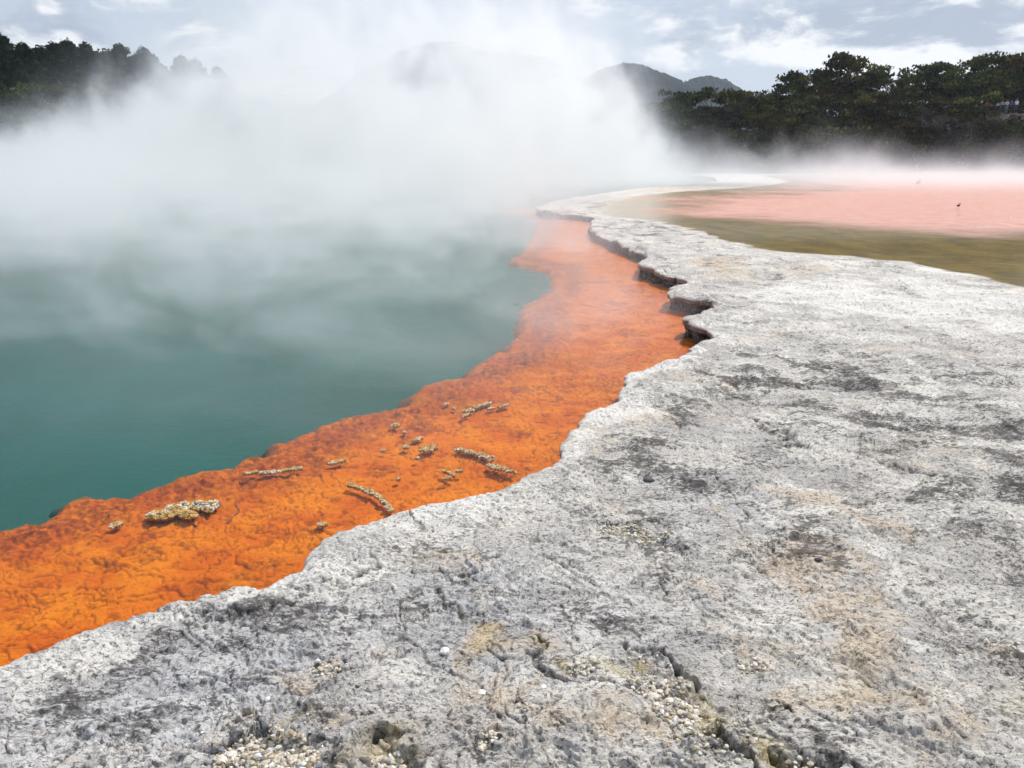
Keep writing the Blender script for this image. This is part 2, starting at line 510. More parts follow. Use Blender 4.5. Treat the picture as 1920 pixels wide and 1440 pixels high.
def simple(name, col, rough=.8, var=.25, scale=3.0, bump=0.0, spec=.3):
    m, t = mat(name)
    co = t.n('ShaderNodeTexCoord').outputs['Object']
    nz = t.noise(co, scale, 5, .6)
    c = t.mix(t.ss(nz, .3, .7), tuple(v * (1 - var) for v in col), tuple(min(1, v * (1 + var)) for v in col))
    nm = t.n('ShaderNodeBump', {'Height': nz, 'Strength': 1.0, 'Distance': bump}).outputs[0] if bump else None
    surf(t, pbsdf(t, c, rough, spec, nm))
    return m


def attr(t, name):
    return t.n('ShaderNodeAttribute', attribute_name=name).outputs['Fac']


# sinter
M_sinter, t = mat('sinter')
pos = t.n('ShaderNodeNewGeometry').outputs['Position']
a = {k: attr(t, k) for k in ('dark', 'warm', 'white', 'yellow', 'wet', 'lake', 'pink', 'cream', 'cool', 'layer')}
nA = t.noise(pos, 9, 8, .68)
nB = t.noise(t.mapv(pos, (1, 1.9, 1), (3, 1, 0), (0, 0, -.62)), 30, 8, .74, .5)
nC = t.noise(t.mapv(pos, (1, 1, 1), (7, 1, 0)), 120, 4, .7, .4)
nD = t.noise(pos, 2.2, 7, .62, .3)
nE = t.noise(t.mapv(pos, (1, 1, 1), (1, 9, 0)), 62, 6, .75, .8)
nF = t.noise(t.mapv(pos, (1, 1.5, 1), (4, 2, 0), (0, 0, -.35)), 4.2, 10, .76, .4)
base = t.mix(t.ss(nD, .38, .62), (.575, .54, .50), (.74, .705, .65))
base = t.mix(t.m('MULTIPLY', a['cool'], .75), base, (.57, .575, .61))
base = t.mix(1.0, base, t.mix(a['layer'], (.72, .72, .73), (1.14, 1.13, 1.10)), 'MULTIPLY')
base = t.mix(t.ss(t.m('ADD', t.m('MULTIPLY', nA, .6), t.m('MULTIPLY', a['warm'], .26)), .36, .58), base, (.66, .53, .39))
base = t.mix(t.m('MULTIPLY', t.ss(nB, .50, .60), .55), base, (.31, .295, .29))            # grey weathering between the grains
wf = t.ss(t.m('ADD', t.m('MULTIPLY', nF, .6), t.m('MULTIPLY', a['white'], .30)), .40, .50)
base = t.mix(t.m('MULTIPLY', wf, .9), base, (.86, .82, .76))
base = t.mix(t.m('MULTIPLY', t.ss(nC, .52, .62), .6), base, (.82, .80, .78))           # pale grains
df = t.m('MULTIPLY', t.ss(t.m('ADD', t.m('ADD', t.m('MULTIPLY', nF, .75), t.m('MULTIPLY', nB, .5)), t.m('MULTIPLY', a['dark'], .20)), .670, .735), t.m('ADD', t.m('MULTIPLY', a['dark'], .30), .7), clamp=True)
df = t.m('MULTIPLY', df, t.m('SUBTRACT', 1.0, t.m('MULTIPLY', wf, .8)))
df = t.m('MULTIPLY', df, t.m('MULTIPLY_ADD', t.ss(t.m('ADD', t.m('MULTIPLY', nB, .6), t.m('MULTIPLY', nA, .4)), .42, .52), .6, .36))
base = t.mix(df, base, (.060, .054, .054))
sp = t.ss(nE, .55, .61)
base = t.mix(t.m('MULTIPLY', sp, .75), base, (.08, .068, .06))
base = t.mix(t.m('MULTIPLY', a['yellow'], t.ss(nA, .3, .55)), base, (.55, .42, .14))
base = t.mix(t.m('MULTIPLY', a['wet'], t.ss(nB, .30, .55)), base, (.050, .045, .032))  # darkens cracks, gouges, step edges, hollow and plate rims, ledge sides
bed = t.mix(t.ss(t.noise(t.mapv(pos, (1, .5, 1)), 1.6, 6, .6), .3, .7), (.11, .070, .003), (.22, .14, .008))
bed = t.mix(a['cream'], bed, (.58, .52, .44))
bed = t.mix(a['pink'], bed, t.mix(t.ss(nD, .3, .7), (.78, .34, .29), (.90, .54, .48)))
col = t.mix(a['lake'], base, bed)
hgt = t.m('SUBTRACT', t.m('ADD', t.m('ADD', t.m('MULTIPLY', nB, -.9), t.m('MULTIPLY', nC, .45)), t.m('MULTIPLY', nA, 1.2)), t.m('MULTIPLY', sp, .35))
bmp = t.n('ShaderNodeBump', {'Height': hgt, 'Strength': 1.0, 'Distance': .014}).outputs[0]
surf(t, pbsdf(t, col, .82, .25, bmp))

# orange shelf
M_shelf, t = mat('orange_shelf')
pos = t.n('ShaderNodeNewGeometry').outputs['Position']
deep, edge, stain = attr(t, 'deep'), attr(t, 'edge'), attr(t, 'stain')
nA = t.noise(pos, 3.2, 6, .6)
nB = t.noise(pos, 28, 6, .65, .3)
c = t.mix(t.ss(nA, .34, .66), (.70, .135, .003), (.86, .235, .006))
c = t.mix(t.m('MULTIPLY', t.ss(nB, .50, .66), .42), c, (.50, .080, .004))
nK = t.noise(t.mapv(pos, (1, 1.4, 1)), 95, 4, .7, .4)
c = t.mix(t.m('MULTIPLY', t.ss(nK, .58, .66), .42), c, (.26, .038, .004))
c = t.mix(t.m('MULTIPLY', edge, t.ss(nB, .25, .65)), c, (.33, .055, .010))
c = t.mix(t.m('MULTIPLY', stain, t.ss(nB, .35, .6)), c, (.12, .022, .008))
c = t.mix(t.m('MULTIPLY', attr(t, 'seam'), .55), c, (.16, .028, .006))
c = t.mix(deep, c, (.006, .086, .070))  # absorption of the deep water painted into the bed colour
bmp = t.n('ShaderNodeBump', {'Height': t.m('ADD', nB, t.m('MULTIPLY', nK, .4)), 'Strength': 1.0, 'Distance': .012}).outputs[0]
surf(t, pbsdf(t, c, .9, .1, bmp))


def water_mat(name, k, tint, scale, dist, rough=.02, attr_name=None):
    m, t = mat(name)
    pos = t.n('ShaderNodeNewGeometry').outputs['Position']
    h = t.noise(t.mapv(pos, (1, 1.7, 1), (0, 0, 0), (0, 0, .3)), scale, 4, .6, .2)
    h2 = t.noise(pos, scale * .13, 2, .5)
    hh = t.m('ADD', h, t.m('MULTIPLY', h2, 1.5))
    d = dist
    if attr_name:
        d = t.m('MULTIPLY_ADD', attr(t, attr_name), dist, dist * .06)
    nm = t.n('ShaderNodeBump', {'Height': hh, 'Strength': 1.0, 'Distance': d}).outputs[0]
    fr = t.n('ShaderNodeFresnel', {'IOR': 1.33, 'Normal': nm}).outputs[0]
    tr = t.n('ShaderNodeBsdfTransparent', {'Color': (*tint, 1)}).outputs[0]
    gl = t.n('ShaderNodeBsdfGlossy', {'Roughness': rough, 'Normal': nm}).outputs[0]
    surf(t, t.n('ShaderNodeMixShader', {0: t.m('MULTIPLY', fr, k), 1: tr, 2: gl}).outputs[0])
    return m


M_pool = water_mat('pool_water', .62, (.97, .99, .98), 14, .0035)
M_lake = water_mat('lake_water', .37, (.97, .97, .93), 3.2, .10, .012, 'ripple')


# ------------------------------------------------------------------ object helpers
def tag(o, label=None, cat=None, group=None, kind=None):
    if label: o['label'] = label
    if cat: o['category'] = cat
    if group: o['group'] = group
    if kind: o['kind'] = kind
    return o


def mesh_np(name, co, faces4=None, faces3=None, materials=(), attrs=None, shade=True, parent=None, mi=None):
    me = bpy.data.meshes.new(name)
    co = np.asarray(co, np.float32)
    me.vertices.add(len(co))
    me.vertices.foreach_set('co', co.ravel())
    f4 = np.zeros((0, 4), np.int32) if faces4 is None or len(faces4) == 0 else np.asarray(faces4, np.int32)
    f3 = np.zeros((0, 3), np.int32) if faces3 is None or len(faces3) == 0 else np.asarray(faces3, np.int32)
    loops = np.concatenate([f4.ravel(), f3.ravel()])
    me.loops.add(len(loops))
    me.loops.foreach_set('vertex_index', loops.astype(np.int32))
    n4, n3 = len(f4), len(f3)
    me.polygons.add(n4 + n3)
    st = np.concatenate([np.arange(n4) * 4, n4 * 4 + np.arange(n3) * 3]).astype(np.int32)
    me.polygons.foreach_set('loop_start', st)
    if mi is not None:
        me.polygons.foreach_set('material_index', np.asarray(mi, np.int32))
    for k, v in (attrs or {}).items():
        at_ = me.attributes.new(k, 'FLOAT', 'POINT')
        at_.data.foreach_set('value', np.asarray(v, np.float32).ravel())
    for m in materials:
        me.materials.append(m)
    me.update(calc_edges=True)
    me.polygons.foreach_set('use_smooth', np.full(n4 + n3, shade, bool))
    o = bpy.data.objects.new(name, me)
    COL.objects.link(o)
    if parent: o.parent = parent
    return o


# ------------------------------------------------------------------ terrace, shelf and lake bed
az = np.concatenate([np.arange(R(-84), R(-50), .007), np.arange(R(-50), R(50), .00165), np.arange(R(50), R(84), .007)])
th0 = []
r_ = .75
rows = []
while r_ < 104:
    rows.append(r_)
    dp_ = r_ * r_ / 1.6 * .0016            # about one pixel of the picture
    r_ += min(max(dp_, .0028), r_ * .0046 if r_ < 30 else r_ * .011)
rows = np.array(rows)
AZ, RR = np.meshgrid(az, rows)
X = (RR * np.sin(AZ)).astype(np.float32)
Y = (RR * np.cos(AZ)).astype(np.float32)
dr = np.gradient(rows)
CELL = np.maximum(np.repeat(dr[:, None], len(az), 1) * .7, RR * .00165).astype(np.float32)
print('grid', X.shape, time.time() - T0)
SD = rim_sd(X, Y, CELL)
# move the vertices nearest the rim onto it
X2, Y2, S2 = X.copy(), Y.copy(), SD.copy()
onb = np.zeros(X.shape, bool)
for ax_ in (0, 1):
    sl0 = (slice(None, -1), slice(None)) if ax_ == 0 else (slice(None), slice(None, -1))
    sl1 = (slice(1, None), slice(None)) if ax_ == 0 else (slice(None), slice(1, None))
    a_, b_ = SD[sl0], SD[sl1]
    cr = (a_ > 0) != (b_ > 0)
    i, j = np.nonzero(cr)
    i2, j2 = (i + 1, j) if ax_ == 0 else (i, j + 1)
    tt = SD[i, j] / (SD[i, j] - SD[i2, j2])
    pxn = X[i, j] + (X[i2, j2] - X[i, j]) * tt
    pyn = Y[i, j] + (Y[i2, j2] - Y[i, j]) * tt
    mi_ = np.where(tt < .5, i, i2)
    mj_ = np.where(tt < .5, j, j2)
    new = ~onb[mi_, mj_]
    X2[mi_[new], mj_[new]] = pxn[new]
    Y2[mi_[new], mj_[new]] = pyn[new]
    S2[mi_[new], mj_[new]] = 0
    onb[mi_, mj_] = True
ok = (SD > 0) | onb
S2 = np.where(onb, 0, S2)
Z, MK = terrace(X2, Y2, CELL, S2)
print('terrace', time.time() - T0)
nr, nc = X.shape
idx = np.arange(nr * nc).reshape(nr, nc)
q = np.stack([idx[:-1, :-1], idx[:-1, 1:], idx[1:, 1:], idx[1:, :-1]], -1).reshape(-1, 4)
okf = ok.ravel()
kk = okf[q]
cnt = kk.sum(1)
f4 = q[cnt == 4]
q3 = q[cnt == 3]
k3 = kk[cnt == 3]
f3 = q3[k3].reshape(-1, 3)
# drop quads made of boundary vertices only that lie outside
ob = onb.ravel()
keep4 = ~(ob[f4].all(1))
f4 = f4[keep4]
f3 = f3[~(ob[f3].all(1))]
# boundary edges -> skirt
ed = np.concatenate([f4[:, [0, 1]], f4[:, [1, 2]], f4[:, [2, 3]], f4[:, [3, 0]], f3[:, [0, 1]], f3[:, [1, 2]], f3[:, [2, 0]]])
es = np.sort(ed, 1)
key = es[:, 0].astype(np.int64) * (nr * nc) + es[:, 1]
u_, inv, c_ = np.unique(key, return_inverse=True, return_counts=True)
be = ed[c_[inv] == 1]
be = be[ob[be].all(1)]
bv = np.unique(be)
bx, by, bz = X2.ravel()[bv], Y2.ravel()[bv], Z.ravel()[bv]
e_ = .03
gx = rim_sd(bx + e_, by) - rim_sd(bx - e_, by)
gy = rim_sd(bx, by + e_) - rim_sd(bx, by - e_)
gl = np.sqrt(gx * gx + gy * gy) + 1e-6
gx, gy = gx / gl, gy / gl
co = np.stack([X2.ravel(), Y2.ravel(), Z.ravel()], 1)
rings = [bv]
allco = [co]
base_n = len(co)
rb = np.sqrt(bx * bx + by * by)
und = .35 + .9 * sst(rb, 4, 8)
mattr = {k: [v.ravel()] for k, v in MK.items()}
for q_, (off, fr_, side_dark) in enumerate([(-.004, .10, .05), (.016, .16, .5), (.004, .30, .35), (.035, .42, .8), (.065, .65, .9), (.07, .9, 1.0), (.05, 1.15, 1.0), (-.02, 1.8, 1.0)]):  # darker down the ledge side, damp at the water
    nzz = perlin(bx * 9 + 3 * q_, by * 9, 200 + q_) * .03 * min(1, q_ / 2) + perlin(bx * 24, by * 24 + 5 * q_, 220) * .014 * min(1, q_)
    o_ = off * und + nzz * und
    zc = bz - (bz - 0.0) * fr_ + .012 * perlin(bx * 14, by * 14 + 9 * q_, 230 + q_)
    allco.append(np.stack([bx + gx * o_, by + gy * o_, zc], 1))
    rings.append(base_n + np.arange(len(bv)) + q_ * len(bv))
    for k in mattr:
        src = MK[k].ravel()[bv]
        mattr[k].append(np.maximum(src * .3, side_dark) if k == 'wet' else (src * .6 if k in ('white', 'warm', 'dark', 'yellow', 'layer', 'cool') else src * 0))
lut = np.full(nr * nc, -1)
lut[bv] = np.arange(len(bv))
e0, e1 = lut[be[:, 0]], lut[be[:, 1]]
sk = []
for q_ in range(len(rings) - 1):
    sk.append(np.stack([rings[q_][e1], rings[q_][e0], rings[q_ + 1][e0], rings[q_ + 1][e1]], 1))
sk = np.concatenate(sk)
co = np.concatenate(allco)
F4 = np.concatenate([f4, sk])
MA = {k: np.concatenate(v) for k, v in mattr.items()}
used = np.zeros(len(co), bool)
used[F4] = True
used[f3] = True
remap = np.cumsum(used) - 1
ground = mesh_np('terrace_ground', co[used], remap[F4][:, ::-1], remap[f3][:, ::-1], [M_sinter], {k: v[used] for k, v in MA.items()})
tag(ground, 'pale grey crusted sinter terrace running from the foreground to the lake', None, None, 'structure')
print('terrace mesh', len(ground.data.vertices), time.time() - T0)

# shelf under the pool water
selr = rows < 45
Xs, Ys, Ss, Cs = X[selr], Y[selr], SD[selr], CELL[selr]
wx, wy = warp(Xs, Ys, .10, .5, 300, Cs)
sh = poly_sd(wx, wy, shelf_poly)
need = (Ss < .3) & (sh > -1.6)
rr_ = np.sqrt(Xs ** 2 + Ys ** 2)


def bed_h(x, y, cell, sh):
    wx, wy = warp(x, y, .12, .40, 310, cell)
    a1, a2, ai, ax1, ay1 = worley(wx / .30, wy / .22, 31)
    wx, wy = warp(x, y, .05, .16, 320, cell)
    b1, b2, bi, bx1, by1 = worley(wx / .11, wy / .075, 33)
    m = sst(fbm(x, y, .8, 3, 330, .5), -.1, .35)
    m2 = sst(fbm(x, y, 1.1, 4, 335, .55), -.2, .3)
    k1, k2 = np.clip(.05 / cell - .2, 0, 1), np.clip(.03 / cell - .2, 0, 1)
    z = -.036 + k1 * .010 * m * (ai - .4) * sst(a2 - a1, 0, .05) + k1 * .006 * m * sst(a2 - a1, 0, .06)
    z += k2 * (.0025 * m2 * sst(b2 - b1, 0, .08) + .0045 * m2 * (bi - .5) * sst(b2 - b1, 0, .05))
    z += .006 * fbm(x, y, .4, 3, 340, .5, cell) + .0025 * fbm(x, y, .05, 4, 345, .66, cell)
    hq = fbm(wx, wy * 1.5, .75, 4, 347, .52, cell) / .24
    lq = np.floor(hq)
    z += .0045 * (lq + sst(hq - lq, .85, 1.0)) * sst(sh, .0, .4)
    eb = np.exp(-((sh - .22) / .28) ** 2)
    z += eb * (.022 * fbm(x, y, .16, 5, 350, .66, cell, ridged=True) - .008)
    z -= .05 * sst(sh, .5, -.0)
    z -= 1.0 * sst(-sh, -.02, .9) + .6 * sst(-sh, .5, 1.6)
    seam = np.maximum((1 - sst(a2 - a1, .0, .075)) * m * k1, .8 * (1 - sst(b2 - b1, 0, .11)) * m2 * k2)
    seam = np.maximum(seam, sst(hq - lq, .80, .88) * (1 - sst(hq - lq, .95, 1.0)) * k1)
    return np.minimum(z - .004 * seam, -.008), eb, seam


zb, eb, seam = bed_h(Xs, Ys, Cs, sh)
qs = q[: (len(rows[selr]) - 1) * (nc - 1)]
nf = need.ravel()
f = qs[nf[qs].all(1)]
used = np.zeros(Xs.size, bool)
used[f] = True
remap = np.cumsum(used) - 1
wob = .12 * np.clip(rr_ / 8, .3, 3) * fbm(Xs, Ys, .5, 4, 360, .6)
deep = 1 - sst(sh + wob * .5, -.22 * np.clip(rr_ / 7, .6, 2), .02)
stain = sst(fbm(Xs, Ys, .5, 4, 370, .6), .35, .75) * .55
for u, v, ru, rv, s_ in [(575, 1055, 42, 12, 1), (505, 985, 34, 12, .8), (445, 1010, 18, 6, .7), (1070, 640, 120, 16, .45), (1130, 680, 90, 14, .35), (1100, 780, 50, 10, .3), (870, 720, 60, 14, .4), (490, 1022, 40, 6, .6)]:
    stain = np.maximum(stain, s_ * blob(Xs, Ys, u, v, ru, rv))
shelf = mesh_np('shelf_ground', np.stack([Xs, Ys, zb], -1).reshape(-1, 3)[used], remap[f][:, ::-1], None, [M_shelf],
                {'deep': deep.ravel()[used], 'edge': np.clip(eb * .95, 0, 1).ravel()[used], 'stain': stain.ravel()[used], 'seam': seam.ravel()[used]})
tag(shelf, 'bright orange mineral shelf of overlapping plates under the clear shallow water', None, None, 'structure')
print('shelf', len(shelf.data.vertices), time.time() - T0)

M_deep = simple('pool_murk_sheet', (.006, .086, .070), .9, .15, .5)  # opaque sheet added just under the surface, stands in for milky deep water
me = bpy.data.meshes.new('pool_murk_sheet')
bm = bmesh.new()
bm.faces.new([bm.verts.new(c) for c in ((-110, -4, -.17), (30, -4, -.17), (30, 110, -.17), (-110, 110, -.17))])
bm.to_mesh(me)
me.materials.append(M_deep)
o = bpy.data.objects.new('pool_murk_sheet', me)
COL.objects.link(o)
tag(o, 'opaque dark green sheet standing in for the milky deep pool water', None, None, 'structure')


def sheet(name, pts, z, m):
    bm = bmesh.new()
    bm.faces.new([bm.verts.new((x, y, z)) for x, y in pts])
    me = bpy.data.meshes.new(name)
    bm.to_mesh(me)
    me.materials.append(m)
    o = bpy.data.objects.new(name, me)
    COL.objects.link(o)
    return o


tag(sheet('pool_water', [(-85, -3), (-6, -3), (-1.5, .9), (2.0, 4), (4, 12), (3.4, 30), (6.3, 42), (11.3, 50), (17.5, 62), (22, 99), (-85, 99)], 0, M_pool), 'steaming teal water surface of the hot pool', None, None, 'structure')
gxv, gyv = np.meshgrid(np.linspace(0, 1, 190), np.linspace(0, 1, 260))
yy = 6.5 + 100 * gyv ** 1.6
xl = np.interp(yy, [6.5, 9, 14, 22, 30, 38, 44, 50, 60, 75, 110], [7.5, 6.0, 2.6, 2.4, 3.2, 4.7, 7.6, 11.2, 17.3, 21.3, 24])
xx = xl + (130 - xl) * gxv ** 1.5
ii = np.arange(190 * 260).reshape(260, 190)
fq = np.stack([ii[:-1, :-1], ii[:-1, 1:], ii[1:, 1:], ii[1:, :-1]], -1).reshape(-1, 4)
rip = sst(poly_sd(xx, yy + .35 * fbm(xx, yy, 2.5, 3, 130, .5), pink_poly) + .8 * fbm(xx, yy, 3, 3, 150, .6), -1.5, 3.0)
rip = np.maximum(rip, sst(yy, 16, 27))
lk = mesh_np('lake_water', np.stack([xx, yy, np.full_like(xx, LAKEZ)], -1).reshape(-1, 3), fq, None, [M_lake], {'ripple': rip.ravel()})
tag(lk, 'shallow lake, olive near the shore and pink farther out', None, None, 'structure')

# ------------------------------------------------------------------ far bank, plain and hills
M_bank = simple('bank_earth', (.040, .040, .024), .95, .45, .6, .15)
M_sand = simple('pale_sand', (.42, .37, .24), .95, .25, .5, .05)
M_hill, t = mat('hill_forest')
pos = t.n('ShaderNodeNewGeometry').outputs['Position']
hn = t.noise(pos, .06, 5, .7)
surf(t, pbsdf(t, t.mix(t.ss(hn, .35, .65), (.016, .024, .028), (.036, .048, .050)), .95, .05))


def shore_y(x):
    """distance of the far shore for every x"""
    return np.interp(x, [-130, -75, -40, 0, 20, 40, 55, 75, 110, 160], [62, 70, 96, 97, 98, 99, 98, 93, 80, 50])


def plateau(x):
    return np.interp(x, [-160, -75, -55, -35, -20, 0, 18, 35, 50, 62, 90, 160], [14, 10.5, 8.5, 6.5, 4, 2.5, 3.0, 4.0, 5.4, 6.4, 7, 7])


def bank_h(x, y):
    x, y = np.asarray(x, np.float32), np.asarray(y, np.float32)
    d = y - shore_y(x)
    h = plateau(x) * sst(d, .5, 15) + .35 * sst(d, -1, 1.2) - .25 + .6 * fbm(x, y, 7, 4, 400, .55) * sst(d, 1, 8)
    return h + .03 * np.clip(d - 15, 0, 60)


gu, gv = np.meshgrid(np.linspace(-160, 170, 420), np.concatenate([np.linspace(-3, 22, 70), np.linspace(23, 60, 30), np.linspace(70, 130, 6)]))
yb = shore_y(gu) + gv
zb_ = bank_h(gu, yb)
ii = np.arange(gu.size).reshape(gu.shape)
fq = np.stack([ii[:-1, :-1], ii[:-1, 1:], ii[1:, 1:], ii[1:, :-1]], -1).reshape(-1, 4)
o = mesh_np('bank_ground', np.stack([gu, yb, zb_], -1).reshape(-1, 3), fq, None, [M_bank])
tag(o, 'earth bank rising behind the pool and the lake', None, None, 'structure')

# pale sand spit at the right of the far shore
n = 60
sx = np.linspace(42, 100, n)
prof = [(-3.4, -.2), (-2.2, .18), (0, .42), (2.4, .55), (4.5, .3)]
cs = []
for dy, z in prof:
    k = .25 + .75 * sst(sx, 42, 52)
    cs.append(np.stack([sx, shore_y(sx) - 1.2 + dy * k + .5 * perlin(sx / 5, sx * 0 + dy, 3), z * k + (1 - k) * -.1 + .05 * perlin(sx / 2, sx * 0 + dy, 5)], 1))
ii = np.arange(n * len(prof)).reshape(len(prof), n)
fq = np.stack([ii[:-1, :-1], ii[:-1, 1:], ii[1:, 1:], ii[1:, :-1]], -1).reshape(-1, 4)
tag(mesh_np('shore_sand', np.concatenate(cs), fq, None, [M_sand]), 'strip of pale yellow sand along the far right shore', None, None, 'structure')
M_plain = simple('plain', (.05, .06, .035), .95, .3, .01)
tag(sheet('plain_ground', [(-1780, -60), (1780, -60), (1780, 1780), (-1780, 1780)], -2.2, M_plain), 'dark wooded plain reaching to the horizon', None, None, 'structure')


def hill(name, px, dist, depth, label, seed):
    us = [p[0] for p in px]
    xs = np.linspace((us[0] - 960) / 1557 * dist, (us[-1] - 960) / 1557 * dist, 420)
    top = np.interp(xs, [(u - 960) / 1557 * dist for u in us], [at(960, v, dist)[2] for v in [p[1] for p in px]])
    ks = np.linspace(-1, 1, 60)
    XX, KK = np.meshgrid(xs, ks)
    ker = np.exp(-np.linspace(-2, 2, 15) ** 2)
    top = np.convolve(np.pad(top, 7, mode='edge'), ker / ker.sum(), 'valid')
    HH = (top[None] + 6) * np.cos(KK * np.pi / 2) ** 1.2 - 6
    YY = dist + KK * depth
    HH += .05 * top.max() * fbm(XX, YY, dist * .16, 4, seed, .5) * np.cos(KK * np.pi / 2)
    HH += (np.abs(perlin(XX / (dist * .0045), YY / (dist * .0045), seed + 5)) + .5 * np.abs(perlin(XX / (dist * .002), YY / (dist * .003), seed + 6))) * dist * .0035
    ii = np.arange(XX.size).reshape(XX.shape)
    fq = np.stack([ii[:-1, :-1], ii[:-1, 1:], ii[1:, 1:], ii[1:, :-1]], -1).reshape(-1, 4)
    tag(mesh_np(name, np.stack([XX, YY, HH], -1).reshape(-1, 3), fq, None, [M_hill]), label, None, None, 'structure')


hill('hill', [(1010, 240), (1060, 190), (1095, 145), (1125, 128), (1160, 121), (1190, 125), (1220, 137), (1260, 155), (1310, 185), (1370, 240)], 900, 200, 'round forested hill behind the steam', 501)
hill('hill', [(1200, 230), (1260, 165), (1295, 151), (1320, 148), (1345, 154), (1400, 190), (1450, 230)], 1150, 160, 'small forested hill right of the round one', 511)
hill('hill', [(480, 300), (560, 240), (640, 188), (700, 140), (760, 108), (810, 92), (860, 91), (900, 104), (960, 108), (1020, 120), (1100, 165), (1180, 240)], 1300, 420, 'large pale hill almost lost in the steam', 521)
print('hills', time.time() - T0)

# ------------------------------------------------------------------ foliage
def leaf_mat(name, c0, c1, c2):
    m, t = mat(name)
    tone = attr(t, 'tone')
    oi = t.n('ShaderNodeObjectInfo').outputs['Random']
    c = t.mix(t.ss(tone, .15, .55), c0, c1)
    c = t.mix(t.ss(tone, .6, .95), c, c2)
    hs = t.n('ShaderNodeHueSaturation', {'Hue': t.m('MULTIPLY_ADD', oi, .05, .475), 'Value': t.m('MULTIPLY_ADD', oi, .6, .7), 'Color': c}).outputs[0]
    d = t.n('ShaderNodeBsdfDiffuse', {'Color': hs}).outputs[0]
    tr = t.n('ShaderNodeBsdfTranslucent', {'Color': hs}).outputs[0]
    surf(t, t.n('ShaderNodeMixShader', {0: .22, 1: d, 2: tr}).outputs[0])
    return m


M_leafA = leaf_mat('scrub_leaf', (.016, .028, .012), (.065, .078, .022), (.21, .19, .07))
M_leafB = leaf_mat('pine_leaf', (.010, .022, .014), (.024, .040, .022), (.055, .072, .034))
M_leafC = leaf_mat('olive_leaf', (.035, .032, .012), (.070, .062, .020), (.13, .11, .04))
M_leafD = leaf_mat('grey_leaf', (.040, .040, .034), (.075, .072, .062), (.15, .135, .12))
M_bark = simple('bark', (.075, .06, .05), .95, .4, 4, .02)
M_dead = simple('dead_wood', (.30, .27, .27), .9, .3, 4, .01)


def tube(pts, rad, seg=6):
    """points and quads of a tapering limb"""
    co, fa = [], []
    for i, (p, r) in enumerate(zip(pts, rad)):
        p = Vector(p)
        d = Vector(pts[min(i + 1, len(pts) - 1)]) - Vector(pts[max(i - 1, 0)])
        d.normalize()
        a = d.orthogonal().normalized()
        b = d.cross(a)
        for k in range(seg):
            an = 2 * math.pi * k / seg
            co.append(p + (a * math.cos(an) + b * math.sin(an)) * r)
    for i in range(len(pts) - 1):
        for k in range(seg):
            fa.append((i * seg + k, i * seg + (k + 1) % seg, (i + 1) * seg + (k + 1) % seg, (i + 1) * seg + k))
    co.append(Vector(pts[-1]))
    n = len(co) - 1
    tri = [((len(pts) - 1) * seg + k, (len(pts) - 1) * seg + (k + 1) % seg, n) for k in range(seg)]
    return co, fa, tri


def join_tubes(lst, seg=6):
    C, F, T = [], [], []
    for pts, rad in lst:
        c, f, t_ = tube(pts, rad, seg)
        o_ = len(C)
        C += c
        F += [tuple(i + o_ for i in q_) for q_ in f]
        T += [tuple(i + o_ for i in q_) for q_ in t_]
    return C, F, T


def leaves(rng, clumps, per, size, up=.5):
    """clumps: (centre, (rx, ry, rz), tone). small leaf sprays on and inside each clump"""
    N = len(clumps) * per
    c = np.repeat(np.array([q_[0] for q_ in clumps]), per, 0)
    r = np.repeat(np.array([q_[1] for q_ in clumps]), per, 0)
    tone = np.repeat(np.array([q_[2] for q_ in clumps]), per)
    d = rng.normal(size=(N, 3))
    d /= np.linalg.norm(d, axis=1)[:, None] + 1e-9
    rad = rng.uniform(.35, 1.12, N)[:, None]
    ctr = c + d * r * rad
    ax = d * .7 + rng.normal(size=(N, 3)) * .55
    ax[:, 2] += up
    ax /= np.linalg.norm(ax, axis=1)[:, None]
    sd = np.cross(ax, rng.normal(size=(N, 3)))
    sd /= np.linalg.norm(sd, axis=1)[:, None] + 1e-9
    L = (size * rng.uniform(.6, 1.5, N))[:, None]
    Wd = L * rng.uniform(.28, .5, N)[:, None]
    nrm = np.cross(ax, sd)
    p0, p1 = ctr - ax * L * .5, ctr + ax * L * .6
    pl, pr = ctr - sd * Wd + nrm * L * .12, ctr + sd * Wd + nrm * L * .12
    co = np.stack([p0, pr, p1, pl], 1).reshape(-1, 3)
    f = np.arange(N * 4).reshape(-1, 4)
    tn = np.repeat(np.clip(tone + rng.normal(size=N) * .13, 0, 1), 4)
    return co, f, tn


